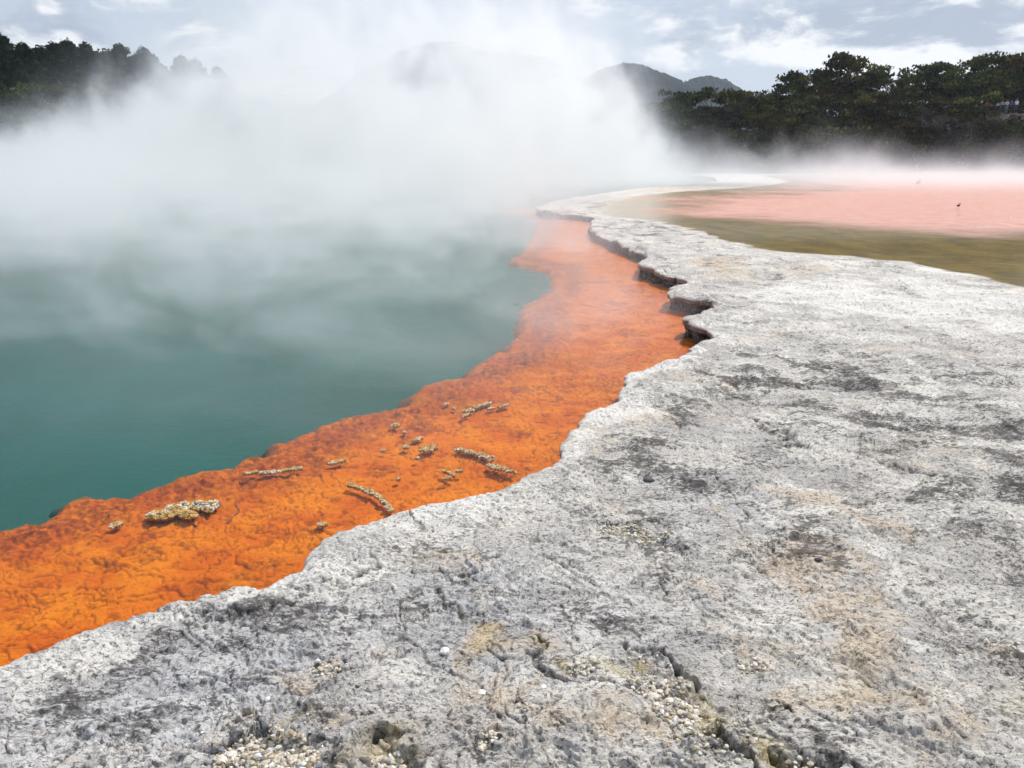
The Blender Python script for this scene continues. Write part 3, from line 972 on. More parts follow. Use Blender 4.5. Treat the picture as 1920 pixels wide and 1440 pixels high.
def make_tree(rng, kind):
    """returns (crown mesh data, trunk mesh data) of a tree about 1 unit = 1 m, base at origin"""
    limbs, clumps = [], []
    if kind == 'spreading':
        H = rng.uniform(6.5, 8.5)
        lean = rng.uniform(-1, 1, 2)
        top = Vector((lean[0], lean[1], H * .55))
        limbs.append(([(0, 0, -.6), (lean[0] * .3, lean[1] * .3, H * .28), tuple(top)], [.26, .2, .14]))
        nb = 11
        for i in range(nb):
            an = 2 * math.pi * i / nb + rng.uniform(-.4, .4)
            L = rng.uniform(1.6, 4.2)
            st = Vector((lean[0] * .3, lean[1] * .3, H * .28)).lerp(top, rng.uniform(0, 1))
            e = Vector((math.cos(an) * L + lean[0] * .5, math.sin(an) * L + lean[1] * .5, H * rng.uniform(.45, .95) + .25 * (3 - L)))
            mid = st.lerp(e, .5) + Vector((0, 0, -.3))
            limbs.append(([tuple(st), tuple(mid), tuple(e)], [.1, .07, .03]))
            for k in range(4):
                o_ = Vector(rng.uniform(-1, 1, 3)) * .8
                o_.z *= .45
                s_ = rng.uniform(.55, 1.15)
                clumps.append((tuple(e + o_ * (1 if k else 0)), (s_ * 1.15, s_ * 1.15, s_ * .42), rng.uniform(.05, .8)))
        for k in range(10):
            clumps.append(((lean[0] + rng.uniform(-1.6, 1.6), lean[1] + rng.uniform(-1.6, 1.6), H * rng.uniform(.5, .98)), (1.0, 1.0, .45), rng.uniform(.05, .7)))
        per, sz, up = 62, .30, .75
    elif kind == 'pine':
        H = rng.uniform(10, 13)
        limbs.append(([(0, 0, -.6), (.1, 0, H * .5), (0, .1, H * .96)], [.3, .2, .05]))
        for i in range(46):
            t_ = (i / 46) ** .85
            z = H * (.18 + .8 * t_)
            L = (1 - t_) ** .8 * 3.0 * rng.uniform(.4, 1.3) + .1
            an = i * 2.4 + rng.uniform(-.4, .4)
            e = Vector((math.cos(an) * L, math.sin(an) * L, z + .3 * L))
            if L > .6:
                limbs.append(([(0, 0, z - .1), tuple(e * .5 + Vector((0, 0, z * .5 - .05))), tuple(e)], [.07, .05, .02]))
            s_ = rng.uniform(.45, .85)
            clumps.append((tuple(e), (s_ * .8, s_ * .8, s_ * 1.25), rng.uniform(.1, .8)))
            clumps.append((tuple(e * .6 + Vector((0, 0, z * .4))), (s_, s_, s_ * .7), rng.uniform(0, .5)))
        per, sz, up = 58, .36, 1.7
    else:   # shrub
        H = rng.uniform(2.2, 3.4)
        for i in range(7):
            an = 2 * math.pi * i / 7 + rng.uniform(-.4, .4)
            L = rng.uniform(.6, 1.6)
            e = Vector((math.cos(an) * L, math.sin(an) * L, H * rng.uniform(.35, .85)))
            limbs.append(([(0, 0, -.3), tuple(e * .5), tuple(e)], [.07, .05, .02]))
            for k in range(3):
                o_ = Vector(rng.uniform(-1, 1, 3)) * .55
                s_ = rng.uniform(.4, .8)
                clumps.append((tuple(e + o_), (s_, s_, s_ * .7), rng.uniform(.05, .85)))
        clumps.append(((0, 0, H * .4), (1.2, 1.2, H * .35), .2))
        clumps.append(((0, 0, H * .7), (.8, .8, H * .25), .5))
        per, sz, up = 48, .24, .5
    return leaves(rng, clumps, per, sz, up), join_tubes(limbs)


def proto(name, seed, kind, lm):
    rng = np.random.RandomState(seed)
    (lc, lf, tn), (tc, tf, tt_) = make_tree(rng, kind)
    e = bpy.data.objects.new(name, None)
    COL.objects.link(e)
    mesh_np('crown', lc, lf, None, [lm], {'tone': tn}, shade=False, parent=e)
    mesh_np('trunk' if kind != 'shrub' else 'stem', [tuple(v) for v in tc], tf, tt_, [M_bark], parent=e)
    return e


def dup(root):
    r = root.copy()
    COL.objects.link(r)
    for ch in list(root.children):
        c = ch.copy()
        COL.objects.link(c)
        c.parent = r
    return r


NAMES = {'spreading': 'scrub_tree', 'pine': 'pine_tree', 'shrub': 'shrub'}
PRO = {}
fresh = {}


def plant(kind, var, lm, x, y, z, s, rz, label, cat, group, sz=1.0):
    key = (kind, var, lm.name)
    if key not in PRO:
        PRO[key] = proto(NAMES[kind], 1000 + var * 17 + len(kind), kind, lm)
        r = PRO[key]
    else:
        r = dup(PRO[key])
    r.location = (x, y, z)
    r.rotation_euler = (0, 0, rz)
    r.scale = (s, s, s * sz)
    for k in ('label', 'category', 'group'):
        if k in r: del r[k]
    tag(r, label, cat, group)
    return r


rr = random.Random(11)


def where(u):
    for lim, ph in ((60, 'at the left picture edge'), (160, 'below the pointed left treetops'), (300, 'below the tall dark pine, left'), (470, 'where the left wood fades into steam'), (700, 'inside the steam right of the left wood'),
                    (1000, 'inside the steam below the large pale hill'), (1225, 'in the steam left of the round hill'), (1320, 'by the steam under the small hill'), (1440, 'under the dip of the right skyline'),
                    (1540, 'left of the tallest crowns'), (1640, 'under the open-topped tall tree'), (1740, 'near the bare whitish shrub'), (1830, 'left of the people at the lookout'), (9999, 'near the rock face at the far right')):
        if u < lim:
            return ph


TONE = {'scrub_leaf': 'dark green', 'pine_leaf': 'blackish green', 'olive_leaf': 'olive', 'grey_leaf': 'greyish'}
HGT = {'spreading': 8.2, 'pine': 12.6, 'shrub': 3.2}


def tree_px(kind, var, lm, u, vtop, dback, label, group, sz=1.0, cat='tree', wide=1.0):
    """tree whose top shows at (u, vtop) standing dback metres behind the far shore"""
    for _ in range(3):
        x = at(u, vtop, 100)[0] if _ == 0 else x
        y = float(shore_y(x)) + dback
        p = at(u, vtop, y)
        x = p[0]
    zb = float(bank_h(np.array([x]), np.array([y]))[0])
    s = max(.35, (p[2] - zb) / HGT[kind])
    r = plant(kind, var, lm, x, y, zb, s, rr.uniform(0, 6.28), label, cat, group, 1.0)
    r.scale = (s * wide, s * wide, s)
    return r


# right wood: skyline trees first (picture position of each top), each with its own words
SKY = [(1262, 163, 'low dark scrub tree at the steam edge, left end of the right wood'), (1300, 160, 'dark scrub tree below the small hill, just right of the steam'), (1335, 158, 'rounded scrub tree right under the small distant hill'),
       (1372, 156, 'scrub tree with spiky top between the small hill and the bright cloud'), (1408, 163, 'low scrub tree at the dip in the skyline'), (1440, 166, 'lowest scrub tree in the dip left of the tall group'),
       (1485, 150, 'scrub tree stepping up left of the tall group'), (1510, 128, 'broad dark scrub tree left of the tallest crown'), (1545, 124, 'dense scrub tree under the tallest crown'),
       (1568, 93, 'tall open-topped tree with sky showing between its branches'), (1610, 100, 'tall dense tree right beside the open-topped one'), (1650, 127, 'rounded scrub tree right of the two tall ones'),
       (1680, 132, 'low scrub tree in the skyline notch at the right'), (1722, 105, 'wide flat-topped tree right of the notch'), (1765, 112, 'flat-topped scrub tree in the middle of the right skyline'),
       (1800, 108, 'feathery flat-topped tree right of middle of the skyline'), (1838, 118, 'scrub tree before the last tall crown'), (1868, 92, 'big dark tree above the people at the lookout'),
       (1905, 84, 'tallest dark tree cut by the right picture edge'), (1950, 90, 'dark tree just past the right picture edge')]
for i, (u, v, lab) in enumerate(SKY):
    big = 1560 < u < 1630 or u > 1840
    tree_px('spreading', i % 5, M_leafA, u, v + 1, 15 + (i % 3) * 2.5, lab, 'skyline trees of the right wood', wide=.95 if big else 1.05)
# second row and slope
mid = ['scrub_tree']
for i in range(30):
    u = 1245 + i * 24 + rr.uniform(-9, 9)
    if u > 1840 and i % 2 == 0:
        continue
    v = np.interp(u, [1240, 1450, 1560, 1700, 1950], [185, 188, 158, 165, 150]) + rr.uniform(-8, 22)
    if u > 1830:
        v += 70
    lm = M_leafC if i % 5 == 2 else (M_leafD if i % 7 == 5 else M_leafA)
    tree_px('spreading', (i * 3 + 1) % 5, lm, u, v, 9 + rr.uniform(-2, 2.5), TONE[lm.name] + ' mid-wood scrub tree ' + where(u), 'trees in the middle of the right wood')
for i in range(34):
    u = 1225 + i * 22 + rr.uniform(-9, 9)
    v = np.interp(u, [1240, 1500, 1950], [226, 218, 222]) + rr.uniform(-10, 20)
    lm = [M_leafA, M_leafA, M_leafC, M_leafA, M_leafD][i % 5]
    tree_px('spreading' if i % 3 else 'shrub', (i * 2) % 5 if i % 3 else i % 3, lm, u, v, 4.5 + rr.uniform(-1.2, 1.5), TONE[lm.name] + (' bushy tree' if i % 3 else ' bush') + ' on the upper slope ' + where(u), 'bushes on the upper slope of the bank', cat='bush', wide=1.15)
for i in range(46):
    u = 1215 + i * 16.5 + rr.uniform(-7, 7)
    v = 276 + rr.uniform(-18, 16)
    lm = [M_leafA, M_leafD, M_leafC, M_leafA][i % 4]
    tree_px('shrub', i % 3, lm, u, v, 1.6 + rr.uniform(-.7, 1.2), TONE[lm.name] + ' low shrub on the shore ' + where(u), 'shrubs along the foot of the bank', cat='shrub', wide=1.2)

# left wood
LS = [(-260, 58, 'dark pine beyond the left picture edge'), (-215, 50, 'dark pine beyond the left picture edge'), (-160, 62, 'dark pine beyond the left picture edge'), (-110, 54, 'dark pine beyond the left picture edge'), (-70, 64, 'dark pine beyond the left picture edge'),
      (-30, 60, 'dark pine partly cut by the left picture edge'), (2, 66, 'dark pine at the left picture edge'), (38, 70, 'bushy pine second from the left edge'), (72, 66, 'pointed pine left of the gap in the left treetops'),
      (100, 77, 'small-topped pine between two taller pines on the left'), (125, 76, 'slim pine in the even stretch of treetops'), (158, 69, 'tall dark pine standing over the steam on the left'),
      (198, 71, 'broad pine right of the tall dark one'), (222, 80, 'pine where the left treetops begin to fall'), (270, 90, 'lone round-topped pine with pale sky on both sides'), (248, 96, 'short pine left of the lone round-topped one'),
      (300, 104, 'pale pine fading into the steam'), (338, 103, 'fainter pine right of the fading one'), (365, 112, 'faint small pine in thick steam'), (405, 116, 'faintest pine at the end of the left wood')]
for i, (u, v, lab) in enumerate(LS):
    tree_px('pine', i % 4, M_leafB, u, v, 16 + (i % 3) * 2, lab, 'skyline pines of the left wood', wide=1.65)
for i in range(26):
    u = -60 + i * 17 + rr.uniform(-7, 7)
    v = np.interp(u, [-60, 200, 420], [92, 100, 145]) + rr.uniform(-4, 28)
    tree_px('pine', i % 4, M_leafB, u, v, 9 + rr.uniform(-3, 3), 'dark pine in the second row ' + where(u), 'pines in the mass of the left wood', wide=1.7)
for i in range(44):
    u = -60 + i * 10 + rr.uniform(-7, 7)
    tree_px('spreading', i % 5, M_leafA, u, (150 if i % 2 else 185) + rr.uniform(-15, 22), 3.5 + rr.uniform(-1.5, 2), ('dark low tree ' if i % 2 else 'dark bush on the bank ') + where(u), 'bushes under the left wood', cat='bush', wide=1.3)
# a few trees between, mostly inside the steam
for i in range(16):
    u = 440 + i * 50 + rr.uniform(-12, 12)
    tree_px('spreading', i % 5, M_leafA, u, np.interp(u, [440, 1000, 1230], [170, 235, 190]) + rr.uniform(-5, 8), 10 + rr.uniform(-3, 3), 'scrub tree between the two woods ' + where(u), 'scrub trees behind the steam')
print('trees', time.time() - T0)

# pale leafless shrub on the bank
def dead_shrub(u, v, label, s, dback, seed):
    rng = np.random.RandomState(seed)
    x = at(u, v, 98)[0]
    y = float(shore_y(x)) + dback
    z = float(bank_h(np.array([x]), np.array([y]))[0])
    H = at(u, v, y)[2] - z
    limbs = []
    for i in range(9):
        an, L = rng.uniform(0, 6.28), rng.uniform(.4, 1.3)
        e = Vector((math.cos(an) * L, math.sin(an) * L * .6, H * rng.uniform(.6, 1.0)))
        m_ = e * .5 + Vector(rng.uniform(-.2, .2, 3))
        limbs.append(([(0, 0, -.2), tuple(m_), tuple(e)], [.07 * s, .05 * s, .02]))
        for k in range(5):
            a_ = m_.lerp(e, rng.uniform(0, .9))
            b_ = a_ + Vector((rng.uniform(-.5, .5), rng.uniform(-.3, .3), rng.uniform(.1, .7)))
            limbs.append(([tuple(a_), tuple(a_.lerp(b_, .5) + Vector(rng.uniform(-.05, .05, 3))), tuple(b_)], [.035, .028, .012]))
    c, f_, t_ = join_tubes(limbs, 4)
    o = mesh_np('dead_shrub', [tuple(v_) for v_ in c], f_, t_, [M_dead], shade=True)
    o.location = (x, y, z)
    tag(o, label, 'shrub', 'bare shrubs on the bank')


dead_shrub(1722, 228, 'bare whitish leafless shrub, largest pale one on the dark bank', 1.3, 3.2, 1)
dead_shrub(1698, 240, 'smaller bare whitish shrub left of the largest one', 1.0, 2.6, 2)
dead_shrub(1742, 262, 'bare pale shrub low on the bank, right below the largest one', .9, 1.4, 3)
dead_shrub(1845, 232, 'thin bare shrub under the rock face near the lookout', .8, 3.0, 4)

# ------------------------------------------------------------------ rock face under the lookout
M_rock = simple('bank_rock', (.20, .16, .145), .95, .5, 1.2, .12)
gu, gv = np.meshgrid(np.linspace(50.5, 72, 130), np.linspace(0, 1, 44))
yy_ = shore_y(gu) + 3.2 + 4.2 * gv ** .8 + .9 * fbm(gu, gv * 6, 2.6, 5, 600, .6)
zt = np.interp(gu, [50, 54, 60, 72], [4.2, 6.9, 7.4, 7.6])
zz_ = 2.6 + (zt - 2.6) * gv + .35 * fbm(gu, gv * 5, 1.5, 4, 610, .6)
e_ = sst(gu, 50.5, 53.5)
zz_ = zz_ * e_ + 1.0 * (1 - e_)
ii = np.arange(gu.size).reshape(gu.shape)
fq = np.stack([ii[:-1, :-1], ii[:-1, 1:], ii[1:, 1:], ii[1:, :-1]], -1).reshape(-1, 4)
tag(mesh_np('rock_face_ground', np.stack([gu, yy_, zz_], -1).reshape(-1, 3), fq, None, [M_rock]), 'eroded brownish rock face under the lookout', None, None, 'structure')
gu, gv = np.meshgrid(np.linspace(50.5, 75, 40), np.linspace(0, 1, 10))
yl = shore_y(gu) + 7.2 + 9 * gv
zl = np.interp(gu, [50, 54, 60, 75], [4.2, 6.9, 7.4, 7.6]) - .12 + .05 * fbm(gu, yl, 2, 2, 3)
ii = np.arange(gu.size).reshape(gu.shape)
fq = np.stack([ii[:-1, :-1], ii[:-1, 1:], ii[1:, 1:], ii[1:, :-1]], -1).reshape(-1, 4)
tag(mesh_np('lookout_ground', np.stack([gu, yl, zl], -1).reshape(-1, 3), fq, None, [M_bank]), 'bare earth terrace of the lookout under the big trees', None, None, 'structure')

# ------------------------------------------------------------------ people at the lookout
M_skin = simple('skin', (.45, .27, .20), .6, .1)
M_hair = simple('hair', (.03, .022, .018), .7, .3)


def person(x, y, z, rz, top, legs, hat, label, arm=0, seed=0, h=1.7):
    rng = random.Random(seed)
    k = h / 1.72
    me = bpy.data.meshes.new('person')
    J = {'pel': (0, 0, .94), 'wa': (0, -.01, 1.08), 'ch': (0, 0, 1.30), 'nk': (0, .01, 1.47), 'hd': (0, -.01, 1.56), 'cr': (0, 0, 1.66),
         'sl': (.17, 0, 1.41), 'el': (.235, .03, 1.14), 'wl': (.20, -.10, .92) if arm == 0 else (.12, -.28, 1.22), 'hl': (.19, -.14, .84) if arm == 0 else (.07, -.33, 1.28),
         'sr': (-.17, 0, 1.41), 'er': (-.235, .03, 1.14), 'wr': (-.22, -.06, .90) if arm < 2 else (-.10, -.26, 1.30), 'hr': (-.21, -.09, .82) if arm < 2 else (-.05, -.30, 1.38),
         'hpl': (.10, 0, .90), 'kl': (.11, -.03, .50), 'al': (.12, .02, .08), 'tl': (.13, -.14, .03),
         'hpr': (-.10, 0, .90), 'kr': (-.11, -.01, .50), 'ar': (-.12, .04, .08), 'tr': (-.13, -.12, .03)}
    rad = {'pel': .135, 'wa': .12, 'ch': .145, 'nk': .055, 'hd': .09, 'cr': .075, 'sl': .065, 'el': .042, 'wl': .03, 'hl': .035, 'hpl': .09, 'kl': .058, 'al': .042, 'tl': .035}
    for a_, b_ in (('sr', 'sl'), ('er', 'el'), ('wr', 'wl'), ('hr', 'hl'), ('hpr', 'hpl'), ('kr', 'kl'), ('ar', 'al'), ('tr', 'tl')):
        rad[a_] = rad[b_]
    E = [('pel', 'wa'), ('wa', 'ch'), ('ch', 'nk'), ('nk', 'hd'), ('hd', 'cr'), ('ch', 'sl'), ('sl', 'el'), ('el', 'wl'), ('wl', 'hl'), ('ch', 'sr'), ('sr', 'er'), ('er', 'wr'), ('wr', 'hr'),
         ('pel', 'hpl'), ('hpl', 'kl'), ('kl', 'al'), ('al', 'tl'), ('pel', 'hpr'), ('hpr', 'kr'), ('kr', 'ar'), ('ar', 'tr')]
    root = bpy.data.objects.new('person', None)
    COL.objects.link(root)
    root.location = (x, y, z)
    root.rotation_euler = (0, 0, rz)
    root.scale = (k, k, k)

    def skin(nm, keys, grow, m, cut=None):
        ks = [q_ for q_ in J if q_ in keys]
        me = bpy.data.meshes.new(nm)
        me.from_pydata([J[q_] for q_ in ks], [(ks.index(a_), ks.index(b_)) for a_, b_ in E if a_ in ks and b_ in ks], [])
        me.materials.append(m)
        o = bpy.data.objects.new(nm, me)
        COL.objects.link(o)
        o.parent = root
        bmx = bmesh.new()
        bmx.from_mesh(me)
        lay = bmx.verts.layers.skin.verify()
        for i, v in enumerate(bmx.verts):
            rr_ = rad[ks[i]] + grow
            v[lay].radius = (rr_ * (1.15 if ks[i] in ('ch', 'pel', 'wa') else 1), rr_ * (.8 if ks[i] in ('ch', 'pel', 'wa') else 1))
            v[lay].use_root = i == 0
        bmx.to_mesh(me)
        bmx.free()
        o.modifiers.new('skin', 'SKIN')
        s_ = o.modifiers.new('sub', 'SUBSURF')
        s_.levels = s_.render_levels = 1
        return o
    skin('body', J.keys(), 0, M_skin)
    skin('shirt', ('pel', 'wa', 'ch', 'sl', 'el', 'sr', 'er'), .022, top)
    skin('trousers', ('pel', 'hpl', 'kl', 'al', 'hpr', 'kr', 'ar'), .018, legs)
    bmh = bmesh.new()
    bmesh.ops.create_uvsphere(bmh, u_segments=12, v_segments=8, radius=.112, matrix=Matrix.Translation((0, .02, 1.645)) @ Matrix.Diagonal((.92, 1.05, .95, 1)))
    if hat:
        bmesh.ops.create_cone(bmh, cap_ends=True, segments=14, radius1=.17, radius2=.15, depth=.02, matrix=Matrix.Translation((0, -.03, 1.66)))
    me = bpy.data.meshes.new('hat' if hat else 'hair')
    bmh.to_mesh(me)
    me.materials.append(hat or M_hair)
    o = bpy.data.objects.new(me.name, me)
    COL.objects.link(o)
    o.parent = root
    tag(root, label, 'person', 'people at the lookout')


mc = {k: simple('cloth_' + k, c, .85, .1) for k, c in dict(white=(.75, .75, .75), tan=(.35, .27, .20), red=(.45, .06, .05), blue=(.06, .12, .40), dark=(.03, .03, .035), grey=(.30, .31, .34), teal=(.05, .20, .17), denim=(.05, .07, .13)).items()}
PE = [(1835, 165, 'tan', 'dark', None, 'person in a tan top at the left end of the group under the trees', 0), (1845, 163, 'dark', 'denim', 'white', 'person in dark clothes and a white hat, second from the left at the lookout', 1),
      (1855, 162, 'teal', 'dark', None, 'person in a dark green top at the lookout', 0), (1862, 160, 'red', 'grey', None, 'person in a red top in the middle of the lookout group', 2),
      (1868, 163, 'dark', 'dark', None, 'person all in dark clothes beside the red top', 0), (1877, 166, 'white', 'dark', None, 'person in a white shirt and dark trousers at the lookout', 1),
      (1885, 161, 'grey', 'denim', None, 'person in a grey shirt standing behind the railing', 0), (1893, 166, 'white', 'grey', 'red', 'person in a white shirt and red hat at the lookout', 2),
      (1902, 163, 'blue', 'dark', None, 'person in a blue top near the right picture edge', 1), (1912, 159, 'white', 'denim', 'blue', 'person in a white top and blue hat at the right picture edge', 0)]
for i, (u, v, a_, b_, h_, lab, arm) in enumerate(PE):
    x = at(u, v, 105)[0]
    yl_ = float(shore_y(x)) + 8.6 + (i % 3) * .5
    p = at(u, v, yl_)
    zg = float(np.interp(p[0], [50, 54, 60, 75], [4.2, 6.9, 7.4, 7.6])) - .1
    person(p[0], yl_, zg, rr.uniform(-.6, .6), mc[a_], mc[b_], mc[h_] if h_ else None, lab, arm, i, 1.6 + .03 * (i % 5))
for i, (u, v, db) in enumerate([(1825, 128, 17), (1850, 122, 19), (1872, 125, 17.5), (1893, 120, 19), (1912, 125, 17), (1935, 120, 18), (1840, 140, 15.5), (1880, 142, 15.8), (1918, 140, 15.5)]):
    tree_px('shrub', i % 3, M_leafA, u, v, db, 'dark bush behind the people at the lookout', 'bushes behind the lookout', cat='bush', wide=1.25)
# railing
M_rail = simple('rail_wood', (.05, .045, .04), .9, .3, 3)
fe = bpy.data.objects.new('fence', None)
COL.objects.link(fe)
fx = np.arange(55.5, 70, 1.6)
fe.location = (fx[0], 100, 7)
tag(fe, 'dark wooden railing in front of the people at the lookout', 'fence')


def box_mesh(name, boxes, m, parent=None):
    bm = bmesh.new()
    for c, s, rz in boxes:
        mt = Matrix.Translation(c) @ Matrix.Rotation(rz, 4, 'Z') @ Matrix.Diagonal((*s, 1))
        bmesh.ops.create_cube(bm, size=1, matrix=mt)
    me = bpy.data.meshes.new(name)
    bm.to_mesh(me)
    if m: me.materials.append(m)
    o = bpy.data.objects.new(name, me)
    COL.objects.link(o)
    if parent:
        o.parent = parent
        o.matrix_parent_inverse = Matrix.Translation(parent.location).inverted()
    return o


fpts = [(x, float(shore_y(np.array(x))) + 7.9, float(np.interp(x, [50, 54, 60, 75], [4.2, 6.9, 7.4, 7.6])) - .15) for x in fx]
for p in fpts:
    box_mesh('post', [((p[0], p[1], p[2] + .5), (.1, .1, 1.1), 0)], M_rail, fe)
for hz in (.45, .98):
    lst = []
    for p0, p1 in zip(fpts[:-1], fpts[1:]):
        dx, dy = p1[0] - p0[0], p1[1] - p0[1]
        lst.append((((p0[0] + p1[0]) / 2, (p0[1] + p1[1]) / 2 - .08, (p0[2] + p1[2]) / 2 + hz), (math.hypot(dx, dy) + .05, .05, .09), math.atan2(dy, dx)))
    box_mesh('rail', lst, M_rail, fe)


# ------------------------------------------------------------------ birds on the lake
def bird(u, v, col, label, s, rz):
    x, y = P(u, v, LAKEZ)
    bm = bmesh.new()
    bmesh.ops.create_uvsphere(bm, u_segments=16, v_segments=12, radius=1)
    for w_ in bm.verts:      # one continuous body pulled into tail, breast, neck, head and bill
        px_, py_, pz_ = w_.co
        w_.co = Vector((px_ * .5, py_ * .26, pz_ * .22))
        if px_ < -.4: w_.co.z += (-.4 - px_) * .14; w_.co.y *= 1.0 - (-.4 - px_) * 1.1
        if px_ > .35:
            k_ = (px_ - .35) / .65
            w_.co.z += .42 * sst(np.array(k_), 0, .8)
            w_.co.y *= 1 - .55 * k_
            w_.co.x -= .14 * math.sin(k_ * 3)
            if px_ > .93: w_.co.x += .16; w_.co.y *= .4
    me = bpy.data.meshes.new('bird')
    bm.to_mesh(me)
    me.materials.append(simple('plumage', col, .7, .3, 8))
    for p_ in me.polygons: p_.use_smooth = True
    o = bpy.data.objects.new('bird', me)
    COL.objects.link(o)
    o.scale = (s, s, s)
    o.rotation_euler = (0, 0, rz)
    o.location = (x, y, LAKEZ + .07 * s)
    tag(o, label, 'bird')


bird(1797, 386, (.03, .02, .02), 'tiny dark bird alone on the pink water', .16, .2)
bird(1722, 343, (.35, .30, .28), 'pale bird on the far pink water, half in the steam', .42, .1)

# ------------------------------------------------------------------ sulphur crusts standing on the shelf
M_crust, t = mat('sulphur_crust')
pos = t.n('ShaderNodeNewGeometry').outputs['Position']
cn = t.noise(pos, 45, 4, .6)
tn_ = attr(t, 'tone')
c = t.mix(t.ss(cn, .35, .6), (.30, .16, .04), (.58, .41, .18))
c = t.mix(t.ss(tn_, .55, .8), c, (.80, .74, .60))
c = t.mix(t.ss(tn_, .86, .93), c, (.16, .17, .20))
surf(t, pbsdf(t, c, .9, .2, t.n('ShaderNodeBump', {'Height': cn, 'Strength': 1.0, 'Distance': .006}).outputs[0]))
ICO = bmesh.new()
bmesh.ops.create_icosphere(ICO, subdivisions=1, radius=1)
ICV = np.array([v.co[:] for v in ICO.verts])
ICF = np.array([[v.index for v in f_.verts] for f_ in ICO.faces])
ICO.free()


def pebbles(ctr, rad, rng, flat=.75, jit=.22):
    """many small irregular stones in one mesh: vertices, triangles"""
    N = len(ctr)
    V = np.repeat(ICV[None], N, 0) * (1 + rng.uniform(-jit, jit, (N, len(ICV), 1)))
    sc = rad[:, None, None] * np.stack([rng.uniform(.75, 1.25, N), rng.uniform(.7, 1.0, N), rng.uniform(.8, 1, N) * flat], 1)[:, None, :]
    V = V * sc
    an = rng.uniform(0, 6.28, N)
    ca, sa = np.cos(an)[:, None], np.sin(an)[:, None]
    x, y = V[..., 0] * ca - V[..., 1] * sa, V[..., 0] * sa + V[..., 1] * ca
    V = np.stack([x, y, V[..., 2]], -1) + ctr[:, None, :]
    F = (ICF[None] + (np.arange(N) * len(ICV))[:, None, None]).reshape(-1, 3)
    return V.reshape(-1, 3), F


def crust(pts, wpx, label, seed, n=None):
    rng = np.random.RandomState(seed)
    pw = [P(*p, .0) for p in pts]
    if len(pw) == 1:
        pw = [pw[0], (pw[0][0] + 1e-3, pw[0][1])]
    y0 = np.mean([p[1] for p in pw])
    mpp = math.hypot(y0, CZ) / 1500           # metres per picture pixel there
    wd = wpx * mpp * .55
    seg = [math.dist(a_, b_) for a_, b_ in zip(pw[:-1], pw[1:])]
    tot = sum(seg)
    rs = .0050 + .0005 * y0
    N = n or int(60 + (tot + wd) * wd * 2.6 / (rs * rs))
    N = min(N, 1500)
    s_ = rng.uniform(0, tot, N)
    cum = np.concatenate([[0], np.cumsum(seg)])
    cx_ = np.interp(s_, cum, [p[0] for p in pw])
    cy__ = np.interp(s_, cum, [p[1] for p in pw])
    a_, q_ = rng.uniform(0, 6.28, N), np.sqrt(rng.uniform(0, 1, N))
    mod = .55 + .9 * np.abs(perlin(s_ * 11 + seed * 3.1, s_ * 0 + seed * .37, 77)) * 2
    x, y = cx_ + np.cos(a_) * q_ * wd * mod, cy__ + np.sin(a_) * q_ * wd * mod * 1.25
    z = -.002 + (.002 + .07 * wd) * np.sqrt(np.clip(1 - q_ * q_, 0, 1)) * rng.uniform(.3, 1.1, N)
    ctr = np.stack([x, y, z], 1)
    rad_ = rs * rng.uniform(.5, 1.15, N)
    V, F = pebbles(ctr, rad_, rng, 1.0, .3)
    # stalk of each knob reaches down to the shelf
    tone = np.repeat(np.clip(rng.uniform(0, .9, N), 0, 1), len(ICV))
    V[:, 2] = np.where(V[:, 2] < np.repeat(z, len(ICV)) - rs * .4, np.minimum(V[:, 2], -.014), V[:, 2])
    org = np.array([np.mean(V[:, 0]), np.mean(V[:, 1]), 0])
    o = mesh_np('mineral_crust', V - org, None, F, [M_crust], {'tone': tone}, shade=False)
    o.location = org
    tag(o, label, 'mineral crust', 'knobbly yellow crusts on the orange shelf')


